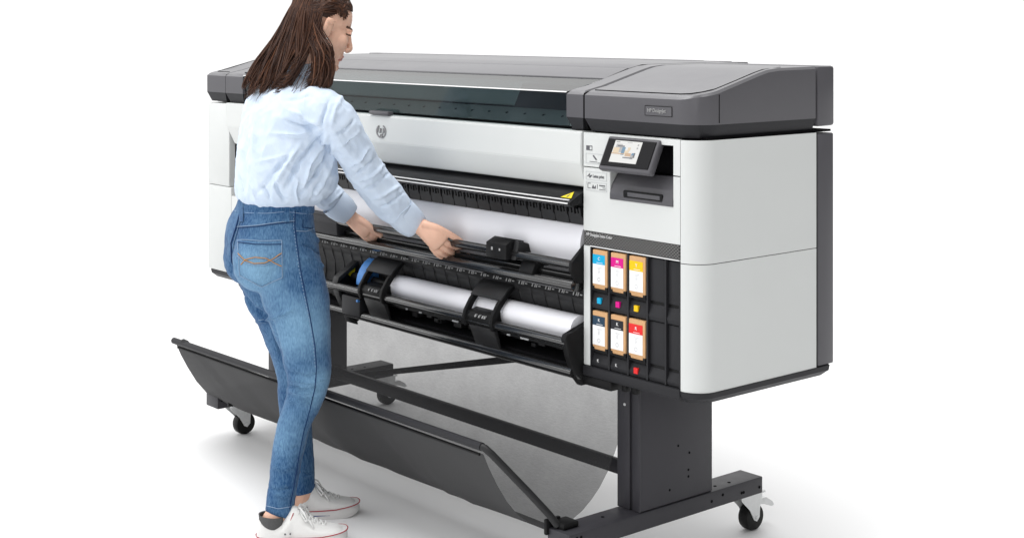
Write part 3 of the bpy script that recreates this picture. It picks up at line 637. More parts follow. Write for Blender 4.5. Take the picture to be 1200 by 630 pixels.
#PERSON#
# ------------------------------------------------------------------ the person
def cloth(name, base, pale, wear=(), rough=.85, fine=900, bump=.25, amt=.5, fleck=.25):
    m = bpy.data.materials.new(name); m.use_nodes = True
    nt = m.node_tree; N = nt.nodes; L = nt.links; b = N['Principled BSDF']
    tc = N.new('ShaderNodeTexCoord'); n1 = N.new('ShaderNodeTexNoise'); n1.inputs['Scale'].default_value = 14; n1.inputs['Detail'].default_value = 6; L.new(tc.outputs['Object'], n1.inputs['Vector'])
    mp = N.new('ShaderNodeMapping'); mp.inputs['Scale'].default_value = (1, 1, .3); L.new(tc.outputs['Object'], mp.inputs[0])
    n2 = N.new('ShaderNodeTexNoise'); n2.inputs['Scale'].default_value = fine*.5; n2.inputs['Detail'].default_value = 4; L.new(mp.outputs[0], n2.inputs['Vector'])
    tot = None
    def add(a, b_, op='ADD'):
        q = N.new('ShaderNodeMath'); q.operation = op; L.new(a, q.inputs[0])
        if isinstance(b_, float): q.inputs[1].default_value = b_
        else: L.new(b_, q.inputs[1])
        return q.outputs[0]
    tot = add(n1.outputs['Fac'], amt, 'MULTIPLY'); tot = add(tot, add(n2.outputs['Fac'], fleck, 'MULTIPLY')); tot = add(tot, -.5*amt-.5*fleck+.12)
    for p, r, k in wear:                       # rubbed, faded patches of the cloth
        d = N.new('ShaderNodeVectorMath'); d.operation = 'DISTANCE'; L.new(tc.outputs['Object'], d.inputs[0]); d.inputs[1].default_value = p
        mr = N.new('ShaderNodeMapRange'); mr.interpolation_type = 'SMOOTHERSTEP'; mr.inputs['From Min'].default_value = 0; mr.inputs['From Max'].default_value = r; mr.inputs['To Min'].default_value = k; mr.inputs['To Max'].default_value = 0
        L.new(d.outputs['Value'], mr.inputs[0]); tot = add(tot, mr.outputs[0])
    mx = N.new('ShaderNodeMix'); mx.data_type = 'RGBA'; mx.inputs['A'].default_value = (*base, 1); mx.inputs['B'].default_value = (*pale, 1)
    L.new(tot, mx.inputs['Factor']); L.new(mx.outputs['Result'], b.inputs['Base Color'])
    b.inputs['Roughness'].default_value = rough; b.inputs['Specular IOR Level'].default_value = .2
    b.inputs['Sheen Weight'].default_value = .1
    bp_ = N.new('ShaderNodeBump'); bp_.inputs['Strength'].default_value = bump; bp_.inputs['Distance'].default_value = .001; L.new(n2.outputs['Fac'], bp_.inputs['Height']); L.new(bp_.outputs[0], b.inputs['Normal'])
    return m
def cat(pts, n=6):
    """Catmull-Rom through tuples of numbers / vectors"""
    A = [tuple(V(p[0]))+tuple(p[1:]) for p in pts]; out = []
    for i in range(len(A)-1):
        p0, p1, p2, p3 = A[max(0, i-1)], A[i], A[i+1], A[min(len(A)-1, i+2)]
        for k in range(n):
            t = k/n
            out.append(tuple(.5*((2*b)+(-a+c)*t+(2*a-5*b+4*c-d)*t*t+(-a+3*b-3*c+d)*t**3) for a, b, c, d in zip(p0, p1, p2, p3)))
    out.append(A[-1]); return [(V(q[:3]), *q[3:]) for q in out]
def limb(bm, pts, wide=None, n=20, sub=6):
    """pts: (point, radius) or (point, wide radius, thin radius); closed tapered loft"""
    pts = [(p[0], p[1], p[2] if len(p) > 2 else p[1]) for p in pts]; Q = cat(pts, sub); rings = []; ref = V(wide) if wide else None
    for i, (p, ra, rb) in enumerate(Q):
        t = (Q[min(i+1, len(Q)-1)][0]-Q[max(i-1, 0)][0]).normalized()
        if ref is None: ref = t.orthogonal()
        r_ = (ref-t*ref.dot(t)).normalized(); bb = t.cross(r_)
        if not wide: ref = r_
        rings.append((p, t, r_, bb, ra, rb))
    def ring(p, r_, bb, ra, rb): return [bm.verts.new(p+r_*math.cos(a)*ra+bb*math.sin(a)*rb) for a in [2*PI*k/n for k in range(n)]]
    R = []
    p, t, r_, bb, ra, rb = rings[0]; m_ = min(ra, rb)
    for f in (.98, .7, .3): R.append(ring(p-t*m_*f*.8, r_, bb, ra*math.sqrt(1-f*f), rb*math.sqrt(1-f*f)))
    for p, t, r_, bb, ra, rb in rings: R.append(ring(p, r_, bb, ra, rb))
    m_ = min(ra, rb)
    for f in (.3, .7, .98): R.append(ring(p+t*m_*f*.8, r_, bb, ra*math.sqrt(1-f*f), rb*math.sqrt(1-f*f)))
    for A, B in zip(R, R[1:]):
        for k in range(n): bm.faces.new((A[k], A[(k+1) % n], B[(k+1) % n], B[k]))
    bm.faces.new(R[0][::-1]); bm.faces.new(R[-1]); return bm
def stack(bm, rings, right, fwd, n=32):
    """trunk loft: rings (centre, half width, half depth)"""
    Q = cat(rings, 5); R = []
    for p, a, b in Q: R.append([bm.verts.new(p+right*a*math.cos(t)*abs(math.cos(t))**-.12+fwd*b*math.sin(t)) if abs(math.cos(t)) > 1e-6 else bm.verts.new(p+fwd*b*math.sin(t)) for t in [2*PI*k/n for k in range(n)]])
    for A, B in zip(R, R[1:]):
        for k in range(n): bm.faces.new((A[k], A[(k+1) % n], B[(k+1) % n], B[k]))
    bm.faces.new(R[0][::-1]); bm.faces.new(R[-1]); return bm
def ell(bm, c, rad, mt=None, n=16):
    r = bmesh.ops.create_uvsphere(bm, u_segments=n, v_segments=n//2+2, radius=1)
    m_ = Matrix.Translation(V(c)) @ (mt.to_4x4() if mt else Matrix()) @ Matrix.Diagonal((*rad, 1))
    bmesh.ops.transform(bm, matrix=m_, verts=r['verts']); return bm
def fuse(bm, vox, it=4, fac=.5):
    bmesh.ops.recalc_face_normals(bm, faces=bm.faces)
    me = bpy.data.meshes.new('t'); bm.to_mesh(me); bm.free(); o = bpy.data.objects.new('t', me); C.objects.link(o)
    m_ = o.modifiers.new('r', 'REMESH'); m_.mode = 'VOXEL'; m_.voxel_size = vox; m_.adaptivity = 0
    if it: s_ = o.modifiers.new('s', 'SMOOTH'); s_.iterations = it; s_.factor = fac
    bpy.context.view_layer.update()
    ev = bpy.data.meshes.new_from_object(o.evaluated_get(bpy.context.evaluated_depsgraph_get()))
    bpy.data.objects.remove(o); b = nb(); b.from_mesh(ev); bpy.data.meshes.remove(ev); b.normal_update(); return b
def topx(p):
    q = V(p)-CAM; d = q.dot(cD); return PX0+FPX*q.dot(cR)/d, PY0-FPX*q.z/d, d
FOLD = 1.0
def folds(bm, strokes, dmax=99):
    """push soft creases into cloth: (points as measured, width m, height m)"""
    bm.normal_update(); pr_ = [(v, *topx(v.co)) for v in bm.verts]; off = {}
    for pts, wd, am in strokes:
        w_ = wd*390; us = [p[0] for p in pts]; vs_ = [p[1] for p in pts]
        u0, u1, v0, v1 = min(us)-3*w_, max(us)+3*w_, min(vs_)-3*w_, max(vs_)+3*w_
        L_ = sum(math.dist(a, b) for a, b in zip(pts, pts[1:]))
        for v, u, vv, d in pr_:
            if not (u0 < u < u1 and v0 < vv < v1) or d > dmax: continue
            if v.normal.dot(cD) > .15: continue
            best = 1e9; acc = 0
            for a, b in zip(pts, pts[1:]):
                l_ = math.dist(a, b); t = max(0, min(1, ((u-a[0])*(b[0]-a[0])+(vv-a[1])*(b[1]-a[1]))/(l_*l_)))
                q = math.hypot(u-a[0]-t*(b[0]-a[0]), vv-a[1]-t*(b[1]-a[1]))
                if q < best: best = q; along = (acc+t*l_)/L_
                acc += l_
            if best < 2.4*w_:
                x = best/(w_*.8); h = am*FOLD*math.exp(-x*x)*min(1, 4*along+.25, 4*(1-along)+.1)
                off[v] = off.get(v, 0)+h
    for v, h in off.items(): v.co += v.normal*h
    bm.normal_update()
def ripple(bm, f):
    bm.normal_update(); mv = [(v, f(v.co)) for v in bm.verts]
    for v, h in mv: v.co += v.normal*h
    bm.normal_update()
def ang(t): t = math.radians(t); return cR*math.cos(t)+cD*math.sin(t), cR*math.sin(t)-cD*math.cos(t)   # facing, right side
def barpt(u):
    lo, hi = XL, XR
    for _ in range(40):
        mid = (lo+hi)/2
        if topx((mid, BY, BZ))[0] < u: lo = mid
        else: hi = mid
    return V((lo, BY, BZ)), topx((lo, BY, BZ))
pf, prt = ang(35)
pe = empty('person', P(345, 628, 4.37)); pe.location.z = 0
tag(pe, 'long haired woman in pale shirt and blue jeans leaning over to grip the black bar', 'person')
M['skin'] = mat('skin', (.74, .455, .335), .48, .35, var=.07, scale=45, bump=.08, bscale=700, sss=.12)
M['lip'] = mat('lip', (.50, .20, .17), .4, .4); M['brow'] = mat('brow_hair', (.085, .045, .03), .7, .2)
M['eye'] = mat('eye_white', (.62, .58, .54), .25, .5)
M['shirt'] = cloth('pale_shirt', (.56, .655, .79), (.72, .785, .85), fine=700, amt=.6, fleck=.5, bump=.15)
M['sock'] = mat('grey_sock', (.10, .10, .10), .9, .1, var=.25, scale=400, bump=.3, bscale=900)
M['canvas'] = mat('white_canvas', (.76, .755, .74), .85, .2, var=.04, scale=300, bump=.25, bscale=900)
M['sole'] = mat('white_rubber', (.70, .69, .68), .5, .4, var=.03); M['redline'] = mat('red_line', (.35, .02, .03), .5, .3); M['blueline'] = mat('blue_line', (.03, .06, .22), .5, .3)
M['lace'] = mat('white_lace', (.74, .74, .73), .8, .2)

NL = [(P(333, 296, 4.31), .100), (P(346, 347, 4.30), .099), (P(353, 380, 4.30), .089), (P(358, 410, 4.30), .076), (P(362, 438, 4.30), .0665), (P(357, 466, 4.30), .056), (P(347, 491, 4.295), .050), (P(339, 520, 4.285), .048), (P(333, 557, 4.26), .0435), (P(327.5, 597, 4.24), .0415)]
FL = [(P(316, 300, 4.44), .102), (P(320, 337, 4.45), .098), (P(331, 365, 4.46), .086), (P(342, 405, 4.465), .073), (P(348, 437, 4.465), .064), (P(346, 470, 4.46), .053), (P(347, 495, 4.46), .048), (P(350, 525, 4.46), .0455), (P(353, 550, 4.455), .041), (P(355, 571, 4.45), .039)]
# --- jeans
b = nb()
stack(b, [(P(323, 233, 4.37), .136, .102), (P(322.5, 240, 4.37), .139, .105), (P(317, 262, 4.37), .163, .118), (P(318, 288, 4.37), .177, .128), (P(322, 312, 4.37), .170, .122), (P(330, 332, 4.37), .14, .10), (P(333, 345, 4.37), .08, .06)], prt, pf)
ell(b, P(311, 300, 4.37)+prt*.078-pf*.050, (.088, .088, .092)); ell(b, P(309, 302, 4.37)-prt*.052-pf*.026, (.078, .078, .090))
limb(b, NL); limb(b, FL)
b = fuse(b, .006, 5)
FOLD = 2.2
folds(b, [([(279, 338), (296, 362), (316, 373)], .008, -.006), ([(300, 377), (322, 372), (345, 362)], .006, .005), ([(338, 444), (360, 449), (384, 444)], .004, .004), ([(337, 450), (356, 456), (380, 452)], .0035, -.004),
          ([(336, 456), (354, 461), (378, 458)], .004, .004), ([(336, 463), (352, 467), (374, 465)], .0035, -.0035), ([(335, 470), (350, 473), (366, 472)], .004, .003), ([(340, 436), (360, 440), (380, 435)], .004, -.003),
          ([(358, 268), (368, 276), (377, 288)], .004, .003), ([(352, 285), (366, 290), (380, 302)], .004, -.003), ([(350, 300), (368, 304), (383, 316)], .005, .003), ([(283, 250), (276, 275), (270, 300), (273, 325)], .004, -.004),
          ([(318, 372), (325, 400), (331, 425)], .006, -.004), ([(320, 578), (330, 583), (344, 580)], .004, .003), ([(314, 570), (326, 574), (344, 570)], .004, -.003), ([(318, 545), (332, 551), (346, 546)], .005, .0025), ([(350, 552), (360, 556), (368, 553)], .004, .003), ([(322, 520), (336, 527), (354, 520)], .005, -.002)])
ripple(b, lambda p: noise.noise(V((p.x*14, p.y*14, p.z*22)))*.0022+noise.noise(V((p.x*30, p.y*30, p.z*70)))*.0009)
po = V(pe.location)
M['denim'] = cloth('blue_denim', (.014, .062, .165), (.23, .42, .60), [tuple(P(303, 318, 4.2)-po)+() and (tuple(P(303, 318, 4.22)-po), .14, .62), (tuple(P(352, 385, 4.22)-po), .17, .52), (tuple(P(372, 455, 4.25)-po), .11, .50), (tuple(P(362, 300, 4.2)-po), .09, .2), (tuple(P(335, 510, 4.24)-po), .13, .30), (tuple(P(330, 270, 4.22)-po), .10, .15), (tuple(P(340, 430, 4.42)-po), .12, .14)], amt=.55, fleck=.75, fine=500, bump=.35)
M['thread'] = mat('tan_thread', (.50, .24, .07), .7, .2, var=.2, scale=300)
M['stitch'] = mat('pale_stitch', (.24, .33, .46), .8, .2, var=.3, scale=500); M['seam'] = mat('dark_seam', (.012, .035, .11), .85, .2, var=.3, scale=400)
jb = BVHTree.FromBMesh(b)
jeans = obj('jeans', b, M['denim'], pe, smooth=180)
def on(bvh, u, v, off=.0):
    d_ = (P(u, v, 1)-CAM).normalized(); h = bvh.ray_cast(CAM, d_)
    if h[0] is None: return None
    return h[0]+h[1]*off
def line(name, bvh, pts, m, parent, r=.0012, off=.0004, n=5, dash=0):
    b = nb(); pp = []
    for a, c in zip(pts, pts[1:]):
        k = max(1, int(math.dist(a, c)/2.0))
        for i in range(k): pp.append((a[0]+(c[0]-a[0])*i/k, a[1]+(c[1]-a[1])*i/k))
    pp.append(pts[-1]); ps = [on(bvh, u, v, off) for u, v in pp]; ps = [p for p in ps if p is not None]
    run = []
    for i, p in enumerate(ps):
        if run and (p-run[-1]).length > .05: break
        run.append(p)
    if dash:
        for i in range(0, len(run)-1, 2): tube(b, [run[i], run[i+1]], r, n)
    elif len(run) > 1: tube(b, run, r, n)
    return obj(name, b, m, parent)
def patch(name, bvh, quad, m, parent, th=.0022, nu=10, nv=10, poly=None):
    """cloth patch lying on the surface; quad TL, TR, BR, BL as measured"""
    b = nb(); G = []
    for j in range(nv+1):
        row = []
        for i in range(nu+1):
            s, t = i/nu, j/nv
            u = (quad[0][0]*(1-s)+quad[1][0]*s)*(1-t)+(quad[3][0]*(1-s)+quad[2][0]*s)*t
            v = (quad[0][1]*(1-s)+quad[1][1]*s)*(1-t)+(quad[3][1]*(1-s)+quad[2][1]*s)*t
            if poly: v = v+poly(s, t)
            p = on(bvh, u, v, th)
            row.append(b.verts.new(p if p is not None else row[-1].co))
        G.append(row)
    for A, B in zip(G, G[1:]):
        for i in range(nu): b.faces.new((A[i], A[i+1], B[i+1], B[i]))
    r = bmesh.ops.extrude_face_region(b, geom=list(b.faces)); 
    for v in [g for g in r['geom'] if isinstance(g, bmesh.types.BMVert)]: v.co += cD*.004
    return obj(name, b, m, parent, smooth=40)
# pocket with its embroidery, belt loops and seams (points measured on the photograph, dropped on to the cloth)
pk = patch('back_pocket', jb, [(278.5, 280.5), (330.5, 281), (331, 326), (281, 322)], M['denim'], jeans, poly=lambda s, t: t*t*(9*(1-abs(s-.5)*2)))
line('pocket_seam', jb, [(279, 284), (300, 286.5), (330, 286)], M['seam'], pk, .0013, .0028)
for pts in ([(279, 281), (304, 282.3), (330, 281.5), (331, 325), (306.5, 335.5), (281.5, 322), (279, 281)],): line('pocket_stitch', jb, pts, M['stitch'], pk, .0011, .0028)
line('embroidery', jb, [(279.5, 297), (288, 305), (298, 308.5), (310, 308), (320, 303), (330, 296.5)], M['thread'], pk, .0013, .0034)
line('embroidery', jb, [(283, 310), (288, 304), (299, 301.5), (311, 302.5), (320, 307), (330, 311.5)], M['thread'], pk, .0013, .0034)
line('embroidery', jb, [(279, 300), (288, 307.5), (298, 310.5), (311, 310), (321, 305), (330, 299.5)], M['stitch'], pk, .0010, .0034)
line('waist_seam', jb, [(272, 246), (290, 249.5), (312, 250), (335, 248), (352, 250), (366, 251)], M['stitch'], jeans, .0010, .0008)
line('waist_seam', jb, [(278, 235.5), (300, 238.5), (330, 238), (367, 238.5)], M['stitch'], jeans, .0009, .0008)
line('yoke_seam', jb, [(278, 265.5), (300, 264), (325, 260.5), (345, 258.5)], M['stitch'], jeans, .0012, .0008)
line('yoke_seam', jb, [(277, 267), (300, 265.5), (325, 262), (345, 260)], M['seam'], jeans, .0012, .0008)
line('side_seam', jb, [(346, 247), (345.5, 265), (348, 285), (352, 315), (358, 345), (364, 375), (369, 405), (371, 430), (369, 455), (363, 480), (356, 505), (350, 535), (345, 565), (339, 596)], M['seam'], jeans, .0016, .0006)
line('side_stitch', jb, [(344.3, 247), (343.8, 265), (346.3, 285), (350.3, 315), (356.3, 345), (362.3, 375), (367.3, 405), (369.3, 430)], M['stitch'], jeans, .0009, .0006, dash=1)
line('centre_seam', jb, [(283.5, 236), (281, 250), (277, 265), (271, 285), (271.5, 305), (278, 325), (288, 340)], M['seam'], jeans, .0022, .0008)
line('centre_stitch', jb, [(285.5, 237), (283, 251), (279, 266), (273.3, 286), (274, 305), (280.3, 324)], M['stitch'], jeans, .0009, .0008)
line('coin_pocket', jb, [(355, 257.5), (354.5, 266.5), (366, 267.5)], M['seam'], jeans, .0012, .0008)
line('coin_pocket', jb, [(347, 270.5), (358, 271), (368, 268)], M['stitch'], jeans, .0012, .0008)
line('hem_stitch', jb, [(312, 592), (326, 595.5), (341, 593)], M['stitch'], jeans, .0011, .0006); line('hem_stitch', jb, [(348, 567.5), (358, 568.5), (370, 564.5)], M['stitch'], jeans, .0011, .0006)
line('yoke_seam', jb, [(303, 375), (322, 372.5), (344, 371)], M['stitch'], jeans, .0008, .0006)
for u0, u1 in ((333, 339), (281, 286)): patch('belt_loop', jb, [(u0, 233.5), (u1, 233.5), (u1, 260), (u0, 260)], M['denim'], jeans, th=.004, nu=2, nv=6)
b = nb(); stack(b, [(P(323, 233.5, 4.37), .1375, .1035), (P(322.5, 241, 4.37), .1415, .1075), (P(320.5, 249, 4.37), .149, .113)], prt, pf, 64)
wb = fuse(b, .006, 2); obj('waistband', wb, M['denim'], jeans, smooth=180)

# --- shirt
b = nb()
stack(b, [(P(326, 239, 4.37), .128, .098), (P(328, 233, 4.37), .150, .120), (P(333, 222, 4.37), .176, .138), (P(336, 205, 4.365), .185, .142), (P(336, 180, 4.36), .184, .138), (P(336.5, 150, 4.36), .183, .128), (P(338, 126, 4.36), .182, .113), (P(341, 108, 4.36), .150, .092), (P(349, 95, 4.36), .098, .074), (P(355, 84, 4.36), .066, .06)], prt, pf, 40)
NS = [(P(368, 122, 4.25), .058, .066), (P(389, 138, 4.225), .064, .068), (P(412, 171, 4.27), .056, .062), (P(432, 206, 4.335), .057, .058), (P(455, 235, 4.38), .056, .054), (P(471, 250.5, 4.41), .048, .045), (P(476, 255, 4.42), .043, .040)]
FS = [(P(316, 123, 4.47), .056), (P(307, 134, 4.50), .058), (P(325, 168, 4.58), .058), (P(352, 200, 4.64), .054), (P(378, 224, 4.69), .050), (P(394, 238, 4.715), .044), (P(398, 241, 4.72), .040)]
limb(b, NS, wide=(cR*.78+UP*.62)); limb(b, FS)
b = fuse(b, .004, 3)
FOLD = 1.75
folds(b, [([(373, 146), (357, 138), (338, 128)], .007, .006), ([(374, 149), (355, 147), (333, 140)], .006, -.005), ([(375, 151), (350, 158), (315, 156)], .008, .005),
          ([(379, 154), (365, 172), (351, 189), (333, 222)], .007, -.008), ([(384, 160), (372, 178), (363, 194), (356, 222)], .006, .008), ([(387, 166), (380, 188), (371, 205), (348, 232)], .005, -.008), ([(391, 172), (386, 195), (378, 215), (362, 236)], .006, .006),
          ([(352, 170), (335, 195), (318, 222)], .010, .006), ([(340, 180), (318, 205), (300, 228)], .008, -.005), ([(290, 130), (288, 160), (286, 190), (288, 222)], .006, -.005), ([(298, 120), (298, 155), (297, 185)], .007, .004), ([(300, 190), (318, 186), (345, 180)], .006, .003),
          ([(334, 237), (326, 226), (322, 212)], .004, -.006), ([(318, 236), (312, 226), (303, 216)], .004, -.005), ([(300, 234), (297, 222), (290, 212)], .004, .004), ([(350, 238), (347, 224), (350, 210)], .004, .006), ([(366, 238), (368, 224), (378, 210)], .004, -.005), ([(285, 228), (283, 215), (281, 205)], .004, -.004),
          ([(431, 174), (424, 186), (410, 196)], .005, .006), ([(440, 184), (428, 197), (413, 207)], .004, -.006), ([(450, 193), (437, 205), (420, 214)], .005, .006), ([(456, 202), (440, 217), (426, 222)], .004, -.006), ([(468, 218), (452, 227), (436, 234)], .005, .005), ([(474, 225), (458, 237), (444, 243)], .004, -.004),
          ([(402, 110), (393, 128), (388, 150)], .008, .004), ([(415, 140), (405, 152), (390, 160)], .005, -.004), ([(420, 155), (406, 168), (396, 172)], .005, .004), ([(385, 120), (378, 138), (376, 152)], .006, -.006), ([(366, 112), (350, 116), (330, 118)], .008, -.003),
          ([(402, 224), (394, 232), (384, 240)], .004, .004), ([(397, 217), (391, 226), (382, 234)], .004, -.004)])
ripple(b, lambda p: noise.noise(V((p.x*9, p.y*9, p.z*7)))*.004+(abs(noise.noise(V((p.x*17+p.z*9, p.y*17+p.z*9, p.z*9-p.x*6))))-.2)*-.011+noise.noise(V((p.x*26+p.z*10, p.y*26, p.z*18)))*.0022+noise.noise(V((p.x*60+p.z*30, p.y*60, p.z*45)))*.0011+(abs(noise.noise(V((p.x*33-p.z*14, p.y*33, p.z*20+p.x*12))))-.2)*-.004)
sb = BVHTree.FromBMesh(b)
shirt = obj('shirt', b, M['shirt'], pe, smooth=180)
# cuffs: open rings of cloth past the sleeve ends, collar
def cuff(p0, p1, r0, r1, n=40):
    b = nb(); t = (p1-p0).normalized(); u_ = t.orthogonal().normalized(); w_ = t.cross(u_); R = []
    prof_ = [(0, r0), (.3, r0*1.03), (.7, r0*.6+r1*.4+.002), (1, r1), (1.02, r1-.0015), (.98, r1-.0035), (.6, r1-.004), (0, r0-.005)]
    for f, r in prof_: R.append([b.verts.new(p0+(p1-p0)*f+(u_*math.cos(a)+w_*math.sin(a))*(r+.0022*math.sin(3*a+1)+.0012*math.sin(7*a)*f)) for a in [2*PI*k/n for k in range(n)]])
    for A, B in zip(R, R[1:]):
        for k in range(n): b.faces.new((A[k], A[(k+1) % n], B[(k+1) % n], B[k]))
    return obj('cuff', b, M['shirt'], shirt, smooth=180)
cuff(P(467, 246.5, 4.40), P(485.5, 264, 4.437), .0475, .0415); cuff(P(390, 235.5, 4.705), P(409, 250.5, 4.73), .0465, .037)
line('cuff_seam', sb, [(461, 262), (470, 250), (485, 236)], M['shirt'], shirt, .0012, .0006)
b = nb(); nn = 48; R = []
for f, r, dz in ((0, .066, -.006), (.3, .064, .018), (.6, .061, .036), (.62, .066, .038), (.35, .072, .018), (.1, .078, -.004), (.0, .072, -.010)):
    ce = P(354.5, 85.5, 4.36)+pf*.008*f
    R.append([b.verts.new(ce+prt*math.cos(a)*r*1.02+pf*math.sin(a)*r*.95+UP*(dz-.010*math.sin(a)+.002*math.sin(5*a))) for a in [2*PI*k/nn for k in range(nn)]])
for A, B in zip(R, R[1:]):
    for k in range(nn): b.faces.new((A[k], A[(k+1) % nn], B[(k+1) % nn], B[k]))
obj('collar', b, M['shirt'], shirt, smooth=180)

# --- body: head, neck, trunk, arms, hands and legs as one skin
hf, hr = ang(26); ph = math.radians(20)
hfw = hf*math.cos(ph)-UP*math.sin(ph); hup = UP*math.cos(ph)+hf*math.sin(ph)
HC = P(377, 33, 4.345); Hm = Matrix((hr, hfw, hup)).transposed()
def H(x, y, z): return HC+hr*x+hfw*y+hup*z
b = nb()
def he(x, y, z, rx, ry, rz): ell(b, H(x, y, z), (rx, ry, rz), Hm, 24)
he(0, -.008, .035, .073, .091, .080); he(0, .028, -.025, .063, .062, .085); he(0, .030, -.072, .050, .050, .036); he(0, .074, -.098, .020, .017, .015)
he(0, .024, .052, .060, .055, .046); he(0, .074, .020, .046, .016, .012)
for s in (-1, 1):
    he(s*.042, .052, -.022, .022, .026, .024); he(s*.047, .018, -.068, .014, .038, .024); he(s*.012, .094, -.036, .008, .010, .007)
    e_ = Matrix.Rotation(s*.35, 3, 'Z')
    ell(b, H(s*.076, -.006, -.002), (.007, .018, .032), Hm @ e_, 20); ell(b, H(s*.083, -.015, .006), (.005, .009, .024), Hm @ e_, 16); ell(b, H(s*.082, -.003, .022), (.005, .014, .008), Hm @ e_, 16)
    he(s*.031, .0775, .0085, .016, .0065, .0095)
limb(b, [(H(0, .082, .018), .0085), (H(0, .096, -.010), .0085), (H(0, .105, -.029), .0095), (H(0, .098, -.039), .0075)], n=12, sub=4)
he(0, .0855, -.0605, .020, .0095, .0055); he(0, .0835, -.070, .017, .0095, .0062); he(0, .077, -.060, .028, .013, .024); he(0, .072, -.085, .024, .014, .016)
limb(b, [(P(350, 105, 4.36), .058), (P(357, 85, 4.36), .050), (H(0, -.03, -.07), .048), (H(0, -.015, -.03), .05)])
stack(b, [(P(328, 235, 4.37), .10, .07), (P(336, 200, 4.365), .12, .09), (P(337, 150, 4.36), .135, .08), (P(340, 125, 4.36), .14, .07), (P(345, 110, 4.36), .10, .06), (P(350, 100, 4.36), .06, .05)], prt, pf, 24)
stack(b, [(P(322, 240, 4.37), .10, .07), (P(318, 280, 4.37), .13, .09), (P(322, 315, 4.37), .12, .09), (P(330, 335, 4.37), .09, .06)], prt, pf, 24)
stack(b, [(P(325, 255, 4.37), .09, .06), (P(328, 225, 4.37), .09, .06)], prt, pf, 24)
limb(b, [(P(365, 124, 4.26), .05), (P(391, 138, 4.22), .05), (P(412, 171, 4.27), .042), (P(432, 206, 4.335), .037), (P(460, 239, 4.39), .034), (P(480, 258, 4.425), .027, .023), (P(491, 264, 4.425), .0255, .019)], wide=(cR*.6-UP*.8)*-1)
limb(b, [(P(318, 126, 4.46), .042), (P(311, 137, 4.50), .040), (P(325, 168, 4.58), .042), (P(352, 200, 4.64), .036), (P(380, 226, 4.70), .032), (P(402, 247, 4.722), .025, .021), (P(412, 255.5, 4.725), .024, .018)], wide=(cR*.6-UP*.8)*-1)
for LG, a0, a1 in ((NL, (320, 608, 4.228), (318.5, 618, 4.224)), (FL, (354, 582, 4.45), (342, 593, 4.445))):
    limb(b, [(p, r*.72) for p, r in LG[:-1]]+[(LG[-1][0], .033), (P(*a0), .032), (P(*a1), .034)])
    pass
# right hand round the bar
_, (u_, v_, db) = barpt(525)
wa = (cR*.62+UP*.78)
f_ = db-.030
limb(b, [(P(489, 263, 4.425), .0245, .019), (P(499, 269.5, f_+.005), .0285, .0175), (P(509, 277.5, f_-.004), .0335, .0165), (P(516, 284, f_-.002), .0335, .0145)], wide=wa)
limb(b, [(P(498, 263.5, f_), .014), (P(511, 267, f_-.006), .0125), (P(522, 272, f_-.004), .0108), (P(532, 277.5, f_+.004), .0100), (P(540.5, 283, f_+.008), .0088)], n=14)
for q in ([(514, 277), (525, 285), (534, 289.5), (539, 291)], [(512, 282.5), (522.5, 291.5), (531, 296), (536.5, 296.5)], [(509, 286.8), (517, 296), (525, 300), (531.5, 299.5)], [(505.5, 289.5), (511.5, 297.5), (518, 301.5), (524, 301.5)]):
    i = [514, 512, 509, 505.5].index(q[0][0]); k = i*.003; rr = (.0086, .0088, .0084, .0076)[i]
    limb(b, [(P(*q[0], f_+.000+k), rr), (P(*q[1], f_+.004+k), rr*.95), (P(*q[2], db+.004+k), rr*.88), (P(*q[3], db+.020+k), rr*.8), (P(q[3][0]-1, q[3][1]-6, db+.030+k), rr*.72)], n=14)
# left hand, further along the bar
_, (u_, v_, dl) = barpt(432); g_ = dl-.028
limb(b, [(P(411, 255, 4.727), .023, .018), (P(419, 261.5, g_+.006), .027, .017), (P(427, 268, g_), .0285, .016), (P(431, 271, g_), .027, .014)], wide=wa)
limb(b, [(P(421, 258, g_), .013), (P(430, 263.5, g_-.006), .0115), (P(438, 270.5, g_-.004), .010), (P(446.5, 276, g_+.002), .0082)], n=14)
for i, q in enumerate(([(431, 268), (438, 274.5), (443, 277.5)], [(429, 271.5), (435.5, 277), (440.5, 279.5)], [(426.5, 273.5), (432.5, 278.5), (437, 280.5)], [(423.5, 274.5), (428, 279), (432, 281)])):
    rr = (.0095, .0096, .009, .008)[i]; k = i*.003
    limb(b, [(P(*q[0], g_+k), rr), (P(*q[1], g_+.006+k), rr*.95), (P(*q[2], dl+.006+k), rr*.85), (P(q[2][0], q[2][1]-5, dl+.026+k), rr*.75)], n=14)
b = fuse(b, .0021, 2, .45)
for f in b.faces:
    q = f.calc_center_median()-HC; x, y, z = q.dot(hr), q.dot(hfw), q.dot(hup)
    if abs(x) < .024 and y > .074 and -.077 < z < -.056 and f.normal.dot(hfw) > .1: f.material_index = 1
    zc_ = .026-.14*abs(abs(x)-.036)
    if .012 < abs(x) < .058 and y > .055 and abs(z-zc_) < .0036: f.material_index = 2
    if .017 < abs(x) < .047 and y > .06 and abs(z-.0055+.08*abs(abs(x)-.03)) < .0022: f.material_index = 2
body = obj('body', b, [M['skin'], M['lip'], M['brow']], pe, smooth=180)
b = nb(); ell(b, H(.0795, .001, -.034), (.003, .003, .003)); obj('earring', b, M['steel'], body, smooth=180)

